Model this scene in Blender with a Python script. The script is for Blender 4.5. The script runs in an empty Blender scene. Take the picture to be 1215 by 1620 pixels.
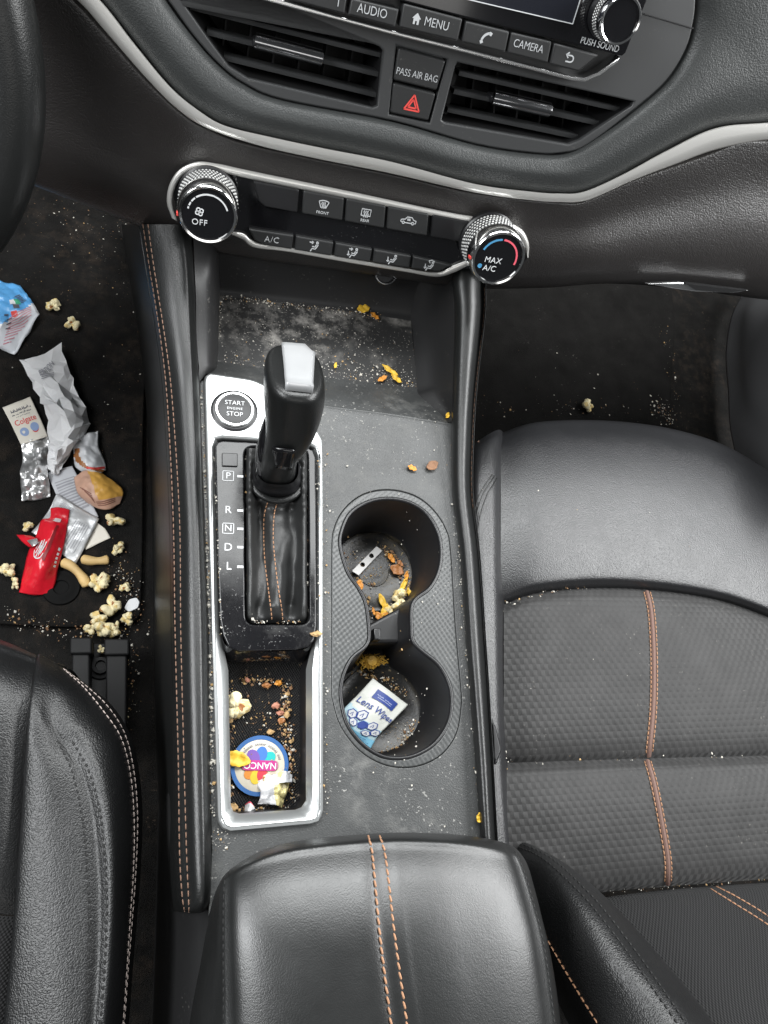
import bpy, math, random
import numpy as np
from mathutils import Vector, Matrix, noise
from mathutils.bvhtree import BVHTree

# ------------------------------------------------------------------ camera, light, exposure
SC = bpy.context.scene
COL = SC.collection
F, CU, CV = 1137.0, 607.5, 810.0
AX = np.array((4060., 190., 1137.)); AX /= np.linalg.norm(AX)      # world +x in camera (right, down, forward)
AN = np.array((-340., 460., 1137.)); AN -= AX * AX.dot(AN); AN /= np.linalg.norm(AN)   # world down
AY = np.cross(AX, AN)                                               # world +y (towards the dashboard)
CAMP = np.array((0., 0., .52))
cam_data = bpy.data.cameras.new('camera'); cam = bpy.data.objects.new('camera', cam_data); COL.objects.link(cam)
cam_data.sensor_fit = 'VERTICAL'; cam_data.sensor_height = 36.0; cam_data.sensor_width = 27.0
cam_data.lens = 36.0 * F / 1620.0
cam_data.clip_start = .01; cam_data.clip_end = 100
right = Vector((AX[0], AY[0], -AN[0])); down = Vector((AX[1], AY[1], -AN[1])); fwd = Vector((AX[2], AY[2], -AN[2]))
M = Matrix((right, -down, -fwd)).transposed().to_4x4(); M.translation = Vector(CAMP)
cam.matrix_world = M
SC.camera = cam

w = bpy.data.worlds.new('World'); SC.world = w; w.use_nodes = True
w.node_tree.nodes['Background'].inputs[0].default_value = (.92, .97, 1.0, 1)
w.node_tree.nodes['Background'].inputs[1].default_value = .075

def area(name, loc, target, sx, sy, power, col=(1, 1, 1)):
    l = bpy.data.lights.new(name, 'AREA'); l.shape = 'RECTANGLE'; l.size = sx; l.size_y = sy; l.energy = power; l.color = col
    o = bpy.data.objects.new(name, l); COL.objects.link(o); o.location = loc
    d = Vector(target) - Vector(loc); o.rotation_euler = d.to_track_quat('-Z', 'Y').to_euler()
    return o
area('windscreen_light', (.16, .80, 1.16), (.18, .04, 0), 1.2, .58, 30, (.98, 1.0, 1.0))
area('passenger_window_light', (.98, .24, .68), (.30, .12, -.05), .95, .42, 20, (.99, 1.0, 1.0))
area('driver_window_light', (-.70, .10, .80), (-.05, .25, -.28), .8, .45, 17, (.97, .99, 1.0))
area('rear_window_light', (.15, -1.15, .95), (.2, .35, .05), 1.1, .4, 3, (1.0, .98, .95))

vs = SC.view_settings
vs.view_transform = 'Standard'; vs.look = 'None'; vs.exposure = 0.0; vs.gamma = 1.0; vs.use_curve_mapping = False
SC.render.engine = 'CYCLES'
SC.cycles.max_bounces = 6

RND = random.Random(7)

# ------------------------------------------------------------------ geometry helpers
def ray(u, v):
    r = np.array(((u - CU) / F, (v - CV) / F, 1.0))
    return np.array((r.dot(AX), r.dot(AY), -r.dot(AN)))

class Plane:
    def __init__(s, o, ex, ey):
        s.o = np.array(o, float); s.ex = np.array(ex, float); s.ey = np.array(ey, float); s.n = np.cross(s.ex, s.ey)
    def w(s, a, b, h=0.):
        return s.o + s.ex * a + s.ey * b + s.n * h
    def px(s, u, v, h=0.):
        r = ray(u, v); o = s.o + s.n * h
        return CAMP + r * (s.n.dot(o - CAMP) / s.n.dot(r))
    def ab(s, u, v, h=0.):
        p = s.px(u, v, h) - s.o
        return (p.dot(s.ex), p.dot(s.ey))
    def off(s, h):
        return Plane(s.o + s.n * h, s.ex, s.ey)
    def rot(s, deg):
        c, q = math.cos(math.radians(deg)), math.sin(math.radians(deg))
        return Plane(s.o, s.ex * c + s.ey * q, s.ey * c - s.ex * q)

def ZP(z):
    return Plane((0, 0, z), (1, 0, 0), (0, 1, 0))
def Z(u, v, z):
    return ZP(z).px(u, v)
TILT = math.radians(25)
D = Plane((0, .43, .08), (1, 0, 0), (0, math.sin(TILT), math.cos(TILT)))

def cr(P, n, closed=False):
    """Catmull-Rom through P along axis 0."""
    P = np.asarray(P, float); k = len(P)
    if closed:
        Q = np.concatenate([P[-1:], P, P[:2]]); segs = k
    else:
        Q = np.concatenate([2 * P[:1] - P[1:2], P, 2 * P[-1:] - P[-2:-1]]); segs = k - 1
    out = []
    for i in range(segs):
        a, b, c, d = Q[i], Q[i + 1], Q[i + 2], Q[i + 3]
        for j in range(n):
            t = j / n
            out.append(.5 * (2 * b + (c - a) * t + (2 * a - 5 * b + 4 * c - d) * t * t + (3 * b - a - 3 * c + d) * t ** 3))
    if not closed:
        out.append(P[-1])
    return np.array(out)

def dense(ctrl, nr, nc, closed_c=False):
    V = cr(np.array(ctrl, float), nr)
    V = cr(np.swapaxes(V, 0, 1), nc, closed_c)
    return np.swapaxes(V, 0, 1)

class MB:
    """collects shapes into ONE mesh"""
    def __init__(s):
        s.v = []; s.f = []; s.m = []
    def add(s, verts, faces, mi=0):
        b = len(s.v); s.v += [tuple(map(float, p)) for p in verts]
        s.f += [tuple(i + b for i in f) for f in faces]; s.m += [mi] * len(faces)
        return s
    def grid(s, V, closed_c=False, mi=0, flip=False):
        R, C = V.shape[:2]; fs = []
        for i in range(R - 1):
            for j in range(C if closed_c else C - 1):
                q = (i * C + j, i * C + (j + 1) % C, (i + 1) * C + (j + 1) % C, (i + 1) * C + j)
                fs.append(q[::-1] if flip else q)
        return s.add(V.reshape(-1, 3), fs, mi)
    def fan(s, ring, mi=0, flip=False):
        ring = np.asarray(ring); c = ring.mean(0); n = len(ring)
        return s.add(list(ring) + [c], [((i + 1) % n, i, n) if flip else (i, (i + 1) % n, n) for i in range(n)], mi)
    def tube(s, pts, r, n=8, caps=True, mi=0):
        pts = np.asarray(pts, float); rr = np.full(len(pts), r) if np.isscalar(r) else np.asarray(r)
        T = np.gradient(pts, axis=0); T /= np.linalg.norm(T, axis=1)[:, None] + 1e-12
        ref = np.array((0, 0, 1.)) if abs(T[0][2]) < .9 else np.array((1., 0, 0))
        V = np.zeros((len(pts), n, 3)); a = np.arange(n) * 2 * math.pi / n
        for i, t in enumerate(T):
            e = np.cross(t, ref); e /= np.linalg.norm(e); ref2 = np.cross(e, t)
            V[i] = pts[i] + rr[i] * (np.cos(a)[:, None] * e + np.sin(a)[:, None] * ref2)
            ref = ref2
        s.grid(V, True, mi)
        if caps:
            s.fan(V[0], mi, True); s.fan(V[-1], mi)
        return s
    def box(s, c, ex, ey, ez, mi=0):
        c = np.array(c, float); vs_ = [c + sx * np.array(ex) + sy * np.array(ey) + sz * np.array(ez) for sx in (-1, 1) for sy in (-1, 1) for sz in (-1, 1)]
        return s.add(vs_, [(0, 1, 3, 2), (4, 6, 7, 5), (0, 4, 5, 1), (2, 3, 7, 6), (0, 2, 6, 4), (1, 5, 7, 3)], mi)
    def lathe(s, prof, pl, c, n=48, mi=0):
        """prof: list of (radius, h) about axis pl.n through plane point c=(a,b)"""
        a = np.arange(n) * 2 * math.pi / n; V = np.zeros((len(prof), n, 3))
        for i, (r, h) in enumerate(prof):
            for j, t in enumerate(a):
                V[i, j] = pl.w(c[0] + r * math.cos(t), c[1] + r * math.sin(t), h)
        return s.grid(V, True, mi)

def link(name, me, mats, parent=None, smooth=True, angle=40, solid=0, sub=0, sol_off=-1, bevel=0):
    if not isinstance(mats, (list, tuple)): mats = [mats]
    for m in mats: me.materials.append(m)
    if smooth:
        me.polygons.foreach_set('use_smooth', [True] * len(me.polygons))
        if angle < 180: me.set_sharp_from_angle(angle=math.radians(angle))
    o = bpy.data.objects.new(name, me); COL.objects.link(o)
    if parent is not None: o.parent = parent
    if bevel:
        m = o.modifiers.new('bevel', 'BEVEL'); m.width = bevel; m.segments = 3; m.limit_method = 'ANGLE'; m.angle_limit = math.radians(40)
    if solid:
        m = o.modifiers.new('solid', 'SOLIDIFY'); m.thickness = solid; m.offset = sol_off
    if sub:
        m = o.modifiers.new('sub', 'SUBSURF'); m.levels = sub; m.render_levels = sub
    return o

def root_of(o):
    L = np.zeros(3)
    while o is not None:
        L = L + np.array(o.location); o = o.parent
    return L

def build(name, mb, mats, parent=None, loc=None, **k):
    """link an MB (world coordinates) as one object; origin at loc, or at its parent's origin"""
    L = np.array(loc if loc is not None else (0, 0, 0), float) if parent is None else root_of(parent)
    me = bpy.data.meshes.new(name)
    me.from_pydata([tuple(np.array(p) - L) for p in mb.v], [], mb.f); me.update()
    ml = mats if isinstance(mats, (list, tuple)) else [mats]
    if len(ml) > 1: me.polygons.foreach_set('material_index', mb.m)
    o = link(name, me, ml, parent, **k)
    if parent is None: o.location = L
    return o

def tag(o, label=None, cat=None, group=None, kind=None):
    if label: o['label'] = label
    if cat: o['category'] = cat
    if group: o['group'] = group
    if kind: o['kind'] = kind
    return o

def thing(name, label, cat, loc=(0, 0, 0), group=None):
    o = bpy.data.objects.new(name, None); COL.objects.link(o); o.location = tuple(map(float, loc)); o.empty_display_size = .02
    return tag(o, label, cat, group)

def _eval_curve(cu):
    ob = bpy.data.objects.new('tmp', cu); COL.objects.link(ob)
    dg = bpy.context.evaluated_depsgraph_get(); dg.update()
    me = bpy.data.meshes.new_from_object(ob.evaluated_get(dg))
    bpy.data.objects.remove(ob); bpy.data.curves.remove(cu)
    vs_ = [tuple(v.co) for v in me.vertices]; fs = [tuple(p.vertices) for p in me.polygons]
    bpy.data.meshes.remove(me)
    return vs_, fs

def plate_mb(mb, outer, pl, thick, holes=(), bevel=0., h=0., mi=0, ab=False, res=2):
    """slab with a pixel outline (seen at height h of plane pl), top at h, optional holes and rounded edge"""
    cu = bpy.data.curves.new('c', 'CURVE'); cu.dimensions = '2D'; cu.fill_mode = 'BOTH'
    for loop in [outer] + list(holes):
        pts = [p if ab else pl.ab(p[0], p[1], h) for p in loop]
        sp = cu.splines.new('POLY'); sp.points.add(len(pts) - 1)
        for q, p in zip(sp.points, pts): q.co = (p[0] * 100, p[1] * 100, 0, 1)
        sp.use_cyclic_u = True
    e = max(thick / 2 - bevel, .0001); cu.extrude = e * 100; cu.bevel_depth = bevel * 100; cu.bevel_resolution = res; cu.offset = -bevel * 100
    vs_, fs = _eval_curve(cu)
    mb.add([pl.w(x / 100, y / 100, h - thick / 2 + z / 100) for x, y, z in vs_], fs, mi)
    return mb

def plate(name, outer, pl, thick, mat, parent=None, holes=(), bevel=0., h=0., **k):
    return build(name, plate_mb(MB(), outer, pl, thick, holes, bevel, h), mat, parent, **k)

def rnd_poly(pts, r=.2, n=5):
    """round the corners of a pixel polygon (r: share of the shorter side)"""
    P = [np.array(p, float) for p in pts]; out = []; k = len(P)
    for i in range(k):
        a, b, c = P[i - 1], P[i], P[(i + 1) % k]
        d = min(np.linalg.norm(a - b), np.linalg.norm(c - b)) * r
        p0 = b + (a - b) / np.linalg.norm(a - b) * d; p1 = b + (c - b) / np.linalg.norm(c - b) * d
        for j in range(n + 1):
            t = j / n; out.append(tuple((1 - t) ** 2 * p0 + 2 * t * (1 - t) * b + t * t * p1))
    return out

_TX = {}
def text_vf(s, spacing=1.0, bold=0.0):
    k = (s, spacing, bold)
    if k not in _TX:
        cu = bpy.data.curves.new('t', 'FONT'); cu.body = s; cu.align_x = 'CENTER'; cu.align_y = 'CENTER'; cu.size = 1; cu.space_character = spacing
        cu.offset = bold; cu.resolution_u = 4; cu.extrude = .008
        _TX[k] = _eval_curve(cu)
    return _TX[k]

def text_mb(mb, s, pl, u, v, size, h=0., rot=0, spacing=1.0, bold=-.010, sx=1.0, dh=.0004, ab=None):
    vs_, fs = text_vf(s, spacing, bold)
    a, b = ab if ab else pl.ab(u, v, h); c, q = math.cos(math.radians(rot)), math.sin(math.radians(rot))
    mb.add([pl.w(a + size * (x * sx * c - y * q), b + size * (x * sx * q + y * c), h + dh * .5 + (dh * .5 if z > 0 else -dh * .5)) for x, y, z in vs_], fs)
    return mb

def strokes(mb, lines, pl, u, v, size, h=0., wd=.1, dh=.0004, rot=0, ab=None):
    """flat line drawing: polylines in unit coordinates, about a pixel"""
    a, b = ab if ab else pl.ab(u, v, h); c, q = math.cos(math.radians(rot)), math.sin(math.radians(rot))
    for ln in lines:
        P = np.array(ln, float); T = np.gradient(P, axis=0) if len(P) > 1 else P
        T /= np.linalg.norm(T, axis=1)[:, None] + 1e-9; N = np.stack([-T[:, 1], T[:, 0]], 1) * wd / 2
        V = np.zeros((len(P), 4, 3))
        for i in range(len(P)):
            for j, (sg, hh) in enumerate(((1, 0), (1, dh), (-1, dh), (-1, 0))):
                x, y = P[i] + sg * N[i]
                V[i, j] = pl.w(a + size * (x * c - y * q), b + size * (x * q + y * c), h + hh)
        mb.grid(V, True)
    return mb

def arc(cx, cy, r, a0, a1, n=16):
    return [(cx + r * math.cos(math.radians(a0 + (a1 - a0) * i / n)), cy + r * math.sin(math.radians(a0 + (a1 - a0) * i / n))) for i in range(n + 1)]

def stitches(mb, pts, step=.0045, fill=.72, r=.00045, lift=.0004, n=5, up=(0, 0, 1), slant=0.0):
    P = np.asarray(pts, float) + np.array(up) * lift
    d = np.concatenate([[0], np.cumsum(np.linalg.norm(np.diff(P, axis=0), axis=1))])
    at = lambda s: np.array([np.interp(s, d, P[:, i]) for i in range(3)])
    s = 0
    while s + step < d[-1]:
        a, b = at(s), at(s + step * fill); m = (a + b) / 2 + np.array(up) * r * .6
        if slant:
            sd = np.cross((b - a) / np.linalg.norm(b - a), up); a = a + sd * slant; b = b - sd * slant
        mb.tube([a - np.array(up) * r * .7, a + (m - a) * .35, m, b + (m - b) * .35, b - np.array(up) * r * .7], [r * .5, r, r, r, r * .5], n)
        s += step * RND.uniform(.96, 1.04)
    return mb

# ------------------------------------------------------------------ materials
def mat(name, col, rough=.5, metal=0., bumps=(), dust=0., dust_col=(.42, .40, .36), spec=.5, coat=0., var=0., rvar=0., dscale=420, smear=0., sheen=0., sub=0., trans=0.):
    m = bpy.data.materials.new(name); m.use_nodes = True; nt = m.node_tree; N = nt.nodes; L = nt.links
    b = N['Principled BSDF']
    b.inputs['Roughness'].default_value = rough; b.inputs['Metallic'].default_value = metal; b.inputs['Specular IOR Level'].default_value = spec
    b.inputs['Coat Weight'].default_value = coat; b.inputs['Coat Roughness'].default_value = .08
    if sheen: b.inputs['Sheen Weight'].default_value = sheen
    if trans: b.inputs['Transmission Weight'].default_value = trans
    tc = N.new('ShaderNodeTexCoord').outputs['Object']
    def nz(scale, detail=4, rg=.6):
        n = N.new('ShaderNodeTexNoise'); n.inputs['Scale'].default_value = scale; n.inputs['Detail'].default_value = detail; n.inputs['Roughness'].default_value = rg
        L.new(tc, n.inputs['Vector']); return n.outputs['Fac']
    def ramp(x, a, c):
        r = N.new('ShaderNodeMapRange'); r.inputs['From Min'].default_value = a; r.inputs['From Max'].default_value = c; L.new(x, r.inputs['Value']); return r.outputs['Result']
    def mth(op, x, y):
        n = N.new('ShaderNodeMath'); n.operation = op
        for i, q in enumerate((x, y)):
            if isinstance(q, (int, float)): n.inputs[i].default_value = q
            elif q is not None: L.new(q, n.inputs[i])
        return n.outputs[0]
    def mix(fac, a, c):
        n = N.new('ShaderNodeMix'); n.data_type = 'RGBA'
        if isinstance(fac, (int, float)): n.inputs[0].default_value = fac
        else: L.new(fac, n.inputs[0])
        for i, q in ((6, a), (7, c)):
            if isinstance(q, tuple): n.inputs[i].default_value = (*q, 1)
            else: L.new(q, n.inputs[i])
        return n.outputs[2]
    c = tuple(col); cs = None
    if var:
        cs = mix(ramp(nz(35, 5), .3, .7), tuple(x * (1 - var) for x in col), tuple(min(1, x * (1 + var)) for x in col))
    rs = None
    if dust:
        area_ = ramp(nz(28, 3), .60 - .25 * min(dust, 1), .80 - .2 * min(dust, 1))
        sp = ramp(nz(dscale, 2, .5), .66, .70)
        f = mth('MULTIPLY', sp, area_); f = mth('MULTIPLY', f, min(1., dust * 1.3))
        if smear:
            sm = mth('MULTIPLY', ramp(nz(60, 8, .7), .47, .72), ramp(nz(11, 2), .42, .62)); f = mth('MAXIMUM', f, mth('MULTIPLY', sm, smear))
        cs = mix(f, cs if cs is not None else c, dust_col)
        rs = mth('ADD', mth('MULTIPLY', f, .5), rough)
    if rvar:
        rs = mth('ADD', rs if rs is not None else rough, mth('MULTIPLY', mth('SUBTRACT', nz(45, 6), .5), rvar))
    if cs is not None: L.new(cs, b.inputs['Base Color'])
    else: b.inputs['Base Color'].default_value = (*col, 1)
    if rs is not None: L.new(rs, b.inputs['Roughness'])
    prev = None
    for bp in bumps:
        kind, scale, strength, dist = bp[:4]
        if kind == 'noise': hgt = nz(scale, 5)
        elif kind == 'grain':
            vn = N.new('ShaderNodeTexVoronoi'); vn.feature = 'SMOOTH_F1'; vn.inputs['Scale'].default_value = scale; vn.inputs['Smoothness'].default_value = .35
            dis = N.new('ShaderNodeMix'); dis.data_type = 'RGBA'; dis.inputs[0].default_value = .002 * 900 / scale
            nn = N.new('ShaderNodeTexNoise'); nn.inputs['Scale'].default_value = scale * .35; L.new(tc, nn.inputs['Vector'])
            L.new(tc, dis.inputs[6]); L.new(nn.outputs['Color'], dis.inputs[7]); L.new(dis.outputs[2], vn.inputs['Vector'])
            hgt = mth('SUBTRACT', 1., vn.outputs['Distance'])
        elif kind == 'scales':            # staggered rows of little raised scales
            P, Q = bp[4], bp[5]
            sx = N.new('ShaderNodeSeparateXYZ'); L.new(tc, sx.inputs[0])
            y = mth('DIVIDE', sx.outputs['Y'], Q); row = mth('FLOOR', y, None)
            x = mth('ADD', mth('DIVIDE', sx.outputs['X'], P), mth('MULTIPLY', mth('MODULO', row, 2.), .5))
            fx = mth('ABSOLUTE', mth('SUBTRACT', mth('FRACT', x, None), .5), None); fy = mth('FRACT', y, None)
            hgt = mth('MULTIPLY', mth('SUBTRACT', 1., mth('MULTIPLY', fx, 2.)), mth('MULTIPLY', fy, mth('SUBTRACT', 1.35, fy)))
        elif kind == 'weave':
            P = bp[4]; sx = N.new('ShaderNodeSeparateXYZ'); L.new(tc, sx.inputs[0])
            a = mth('SINE', mth('MULTIPLY', mth('ADD', sx.outputs['X'], mth('MULTIPLY', sx.outputs['Y'], .6)), 6.283 / P), None)
            c2 = mth('SINE', mth('MULTIPLY', mth('SUBTRACT', sx.outputs['X'], mth('MULTIPLY', sx.outputs['Y'], 1.2)), 6.283 / P / 1.3), None)
            hgt = mth('MULTIPLY', mth('ADD', a, c2), .5)
        bn = N.new('ShaderNodeBump'); bn.inputs['Strength'].default_value = strength; bn.inputs['Distance'].default_value = dist
        L.new(hgt, bn.inputs['Height'])
        if prev: L.new(prev, bn.inputs['Normal'])
        prev = bn.outputs['Normal']
    if prev: L.new(prev, b.inputs['Normal'])
    return m

GR = lambda sc, st, d=.0006: ('grain', sc, st, d)
M_PAD = mat('dash_soft_skin', (.030, .032, .032), .46, bumps=[GR(900, .35), ('noise', 90, .12, .002)], var=.08, spec=.45)
M_LOW = mat('dash_lower_skin', (.018, .016, .0155), .40, bumps=[GR(900, .4), ('noise', 90, .1, .002)], spec=.75)
M_SATIN = mat('satin_grey_plastic', (.034, .035, .036), .42, bumps=[('noise', 1800, .06, .0004)], dust=.15)
M_BLK = mat('black_plastic', (.010, .010, .011), .34, bumps=[('noise', 1500, .06, .0004)])
M_BLKM = mat('matt_black_plastic', (.005, .005, .0055), .6, bumps=[('noise', 900, .1, .0005)], spec=.3)
M_GLOSS = mat('piano_black', (.006, .006, .007), .08, coat=.6, dust=.30, dust_col=(.22, .22, .22), rvar=.12, dscale=600)
M_GLOSSC = mat('clean_piano_black', (.006, .006, .007), .10, coat=.4, rvar=.06)
M_BTN = mat('button_plastic', (.016, .0165, .017), .46, bumps=[('noise', 1500, .06, .0003)], dust=.2, dscale=700)
M_STRIP = mat('satin_silver_strip', (.74, .73, .70), .33, .72, bumps=[('noise', 700, .03, .0004)])
M_TRAY = mat('silver_paint', (.40, .412, .412), .30, .75, dust=.25, dust_col=(.22, .20, .17), dscale=260, rvar=.1)
M_CAP = mat('lever_cap_silver', (.60, .61, .62), .30, .6, rvar=.2)
M_BOOT = mat('boot_leather', (.016, .0165, .0165), .46, bumps=[GR(1100, .2, .0004), ('noise', 70, .12, .003)], spec=.55)
M_KNURL = mat('knurled_silver', (.75, .75, .74), .3, .5)
M_DCHR = mat('dark_chrome', (.34, .34, .35), .16, 1.0)
M_SLAT = mat('slat_plastic', (.035, .036, .037), .35)
M_CHROME = mat('chrome', (.82, .82, .82), .12, 1.0)
M_CHROMES = mat('satin_chrome', (.78, .78, .78), .25, 1.0)
M_WHITE = mat('white_print', (.60, .61, .62), .5)
M_LEGEND = mat('legend_print', (.40, .41, .42), .5)
M_GREYP = mat('grey_print', (.42, .43, .44), .5)
M_RED = mat('red_print', (.62, .06, .05), .5)
M_REDL = mat('pinkish_red_print', (.70, .10, .14), .5)
M_BLUEP = mat('blue_print', (.06, .25, .45), .5)
M_PLATE = mat('console_grained_plastic', (.041, .0425, .0425), .44, bumps=[GR(900, .35, .0004)], dust=.9, dust_col=(.26, .255, .24), smear=.30, var=.15, rvar=.15)
M_BIN = mat('dirty_bin_mat', (.022, .022, .022), .6, bumps=[('noise', 700, .25, .0006)], dust=1.2, dust_col=(.42, .40, .37), smear=.8, dscale=520)
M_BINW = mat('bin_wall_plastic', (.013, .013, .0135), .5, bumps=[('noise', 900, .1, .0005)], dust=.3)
M_CARBON = mat('carbon_weave_plastic', (.046, .048, .048), .36, bumps=[('weave', 1, .22, .0004, .0038)], dust=.5, dust_col=(.34, .33, .31), var=.08)
M_CUP = mat('cup_rubber', (.010, .010, .011), .42, bumps=[('noise', 600, .05, .0005)])
M_CUPF = mat('sticky_cup_floor', (.011, .011, .011), .36, bumps=[('noise', 250, .25, .001)], dust=1.1, dust_col=(.22, .17, .09), dscale=380, smear=.35)
M_LEA = mat('black_leather', (.006, .0062, .0065), .39, bumps=[GR(950, .45, .0005), ('noise', 200, .06, .0012), ('noise', 60, .08, .003)], spec=.55, rvar=.12, dust=.04)
M_LEAS = mat('smooth_black_leather', (.008, .0085, .0085), .34, bumps=[GR(1200, .22, .0004), ('noise', 40, .04, .003)], spec=.5, rvar=.08)
M_ARM = mat('armrest_leather', (.009, .0095, .0095), .37, bumps=[GR(1250, .17, .0004), ('noise', 260, .05, .0008), ('noise', 30, .05, .004)], spec=.75, rvar=.14)
M_LEAP = mat('passenger_leather', (.012, .0122, .0135), .38, bumps=[GR(900, .38, .0005), ('noise', 30, .06, .006)], spec=.62, dust=.08, rvar=.16)
M_FAB = mat('scale_knit_fabric', (.020, .0195, .0195), .60, bumps=[('scales', 1, .65, .0022, .0074, .0054), ('noise', 1600, .2, .0004)], dust=.25, var=.28, sheen=.10, spec=.35)
M_FABB = mat('black_mesh_fabric', (.009, .009, .0095), .8, bumps=[('weave', 1, .8, .0008, .0022)], sheen=.05, spec=.3, dust=.1)
M_THR = mat('orange_thread', (.34, .18, .10), .7)
M_THRP = mat('dusty_pink_thread', (.22, .13, .09), .7)
M_THRW = mat('pale_thread', (.42, .35, .32), .7)
M_THRB = mat('black_thread', (.012, .012, .012), .7)
M_CARPET = mat('black_carpet', (.013, .0125, .012), .95, bumps=[('noise', 900, .9, .003), ('noise', 60, .3, .004)], dust=.40, dust_col=(.20, .145, .105), dscale=300, smear=.14, var=.3, spec=.08)
M_CARPETP = mat('grey_carpet', (.012, .0115, .011), .95, bumps=[('noise', 900, .9, .003)], dust=.15, spec=.08, var=.25)
M_DOOR = mat('door_plastic', (.13, .13, .135), .40, bumps=[GR(800, .2, .0004)])
M_SCREEN = mat('dark_screen_glass', (.012, .013, .018), .12, coat=.3)

# ------------------------------------------------------------------ the setting
fl = MB().grid(dense([[(-1.2 + 2.6 * i / 3, -1.0 + 2.4 * j / 3, -.285) for i in range(4)] for j in range(4)], 4, 4))
tag(build('floor', fl, M_CARPET), 'black carpeted cabin floor scattered with crumbs', kind='structure')

mat_px = [(-220, 300), (-60, 285), (120, 330), (222, 392), (232, 520), (226, 700), (226, 850), (222, 985), (110, 992), (-40, 985), (-240, 970)]
o = plate('floor_mat', rnd_poly(mat_px, .2), ZP(-.277), .0075, M_CARPET, bevel=.002)
tag(o, 'black carpet mat in the driver footwell under the litter', 'floor mat')
MATZ = -.2765
clip = MB().lathe([(.0, .0005), (.007, .001), (.008, .003), (.0125, .003), (.0145, .0018), (.018, .0022), (.019, 0)], ZP(MATZ), ZP(MATZ).ab(97, 930), 40)
build('mat_clip', clip, mat('clip_rubber', (.005, .005, .005), .8, spec=.12), o)
pm = [(700, 380), (1060, 400), (1068, 520), (1060, 640), (1050, 760), (720, 760)]
o = plate('floor_mat', rnd_poly(pm, .15), ZP(-.277), .0075, M_CARPETP, bevel=.002)
tag(o, 'charcoal carpet mat in the passenger footwell with one popcorn on it', 'floor mat')

# kick panel / door trim on the far right
V = dense([[Z(1176, 470, -.26), Z(1188, 466, -.22), Z(1212, 462, -.16), Z(1250, 460, -.08), Z(1340, 460, .04)],
           [Z(1160, 505, -.26), Z(1176, 502, -.21), Z(1192, 500, -.15), Z(1235, 498, -.08), Z(1340, 500, .04)],
           [Z(1152, 560, -.26), Z(1172, 560, -.21), Z(1188, 560, -.15), Z(1232, 560, -.08), Z(1340, 570, .04)],
           [Z(1156, 620, -.26), Z(1176, 620, -.21), Z(1192, 620, -.15), Z(1234, 620, -.085), Z(1340, 635, .035)],
           [Z(1160, 680, -.26), Z(1178, 680, -.21), Z(1204, 680, -.155), Z(1240, 680, -.09), Z(1340, 700, .03)],
           [Z(1180, 770, -.26), Z(1196, 770, -.22), Z(1216, 770, -.16), Z(1250, 770, -.10), Z(1340, 780, .02)]], 8, 8)
dp = thing('door_panel', 'pale grey curved door trim beyond the passenger seat', 'door panel', Z(1150, 600, -.28))
build('lower_trim', MB().grid(V), M_DOOR, dp, solid=.004, angle=180)

# ------------------------------------------------------------------ dashboard
dash = thing('dashboard', 'black dashboard with grained soft pad and curved silver trim strip', 'dashboard', D.w(.2, -.05))
pad = [((235, -60), (105, -60)), ((265, 0), (158, 0)), ((306, 56), (214, 71)), ((347, 102), (270, 138)), ((388, 133), (316, 176)), ((449, 158), (390, 208)),
       ((620, 191), (620, 257)), ((752, 228), (752, 291)), ((843, 242), (883, 306)), ((900, 240), (940, 299)), ((960, 205), (1010, 263)), ((1005, 172), (1055, 238)),
       ((1055, 127), (1131, 202)), ((1086, 76), (1215, 194)), ((1098, 30), (1330, 182)), ((1101, 0), (1360, 40)), ((1100, -70), (1360, -90))]
rows = []
for t, h in ((-.10, -.012), (0, .012), (.06, .019), (.2, .024), (.5, .027), (.8, .024), (.95, .020), (1.0, .014), (1.05, .0)):
    rows.append([D.px(a[0] + (b[0] - a[0]) * t, a[1] + (b[1] - a[1]) * t, h) for a, b in pad])
build('upper_pad', MB().grid(dense(rows, 5, 6)), M_PAD, dash, angle=180)

low = [((60, -60), (-160, 225)), ((122, 0), (-40, 258)), ((168, 51), (50, 291)), ((230, 122), (150, 330)), ((286, 176), (230, 362)), ((332, 204), (290, 388)), ((408, 230), (390, 407)),
       ((620, 274), (600, 436)), ((752, 304), (740, 455)), ((883, 319), (860, 455)), ((929, 316), (940, 449)), ((1005, 283), (1010, 450)), ((1106, 248), (1105, 459)),
       ((1172, 223), (1165, 467)), ((1215, 220), (1225, 474)), ((1330, 213), (1350, 484))]
hl = ((-.06, -.002, -.002), (0, .012, .012), (.06, .014, .014), (.3, .006, .012), (.55, .0, .016), (.75, -.003, .015), (.9, -.010, .008), (1., -.024, -.010))
rows = []
for t, h0, h1 in hl:
    r = []
    for i, (a, b) in enumerate(low):
        k = min(1, max(0, (i - 7) / 3)); r.append(D.px(a[0] + (b[0] - a[0]) * t, a[1] + (b[1] - a[1]) * t, h0 + (h1 - h0) * k))
    rows.append(r)
rows.append([p + np.array((0, .025, -.004)) for p in rows[-1]]); rows.append([p + np.array((0, .16, .0)) for p in rows[-1]])
LOWV = dense(rows, 5, 6)
build('lower_panel', MB().grid(LOWV), M_LOW, dash, angle=180)

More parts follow.
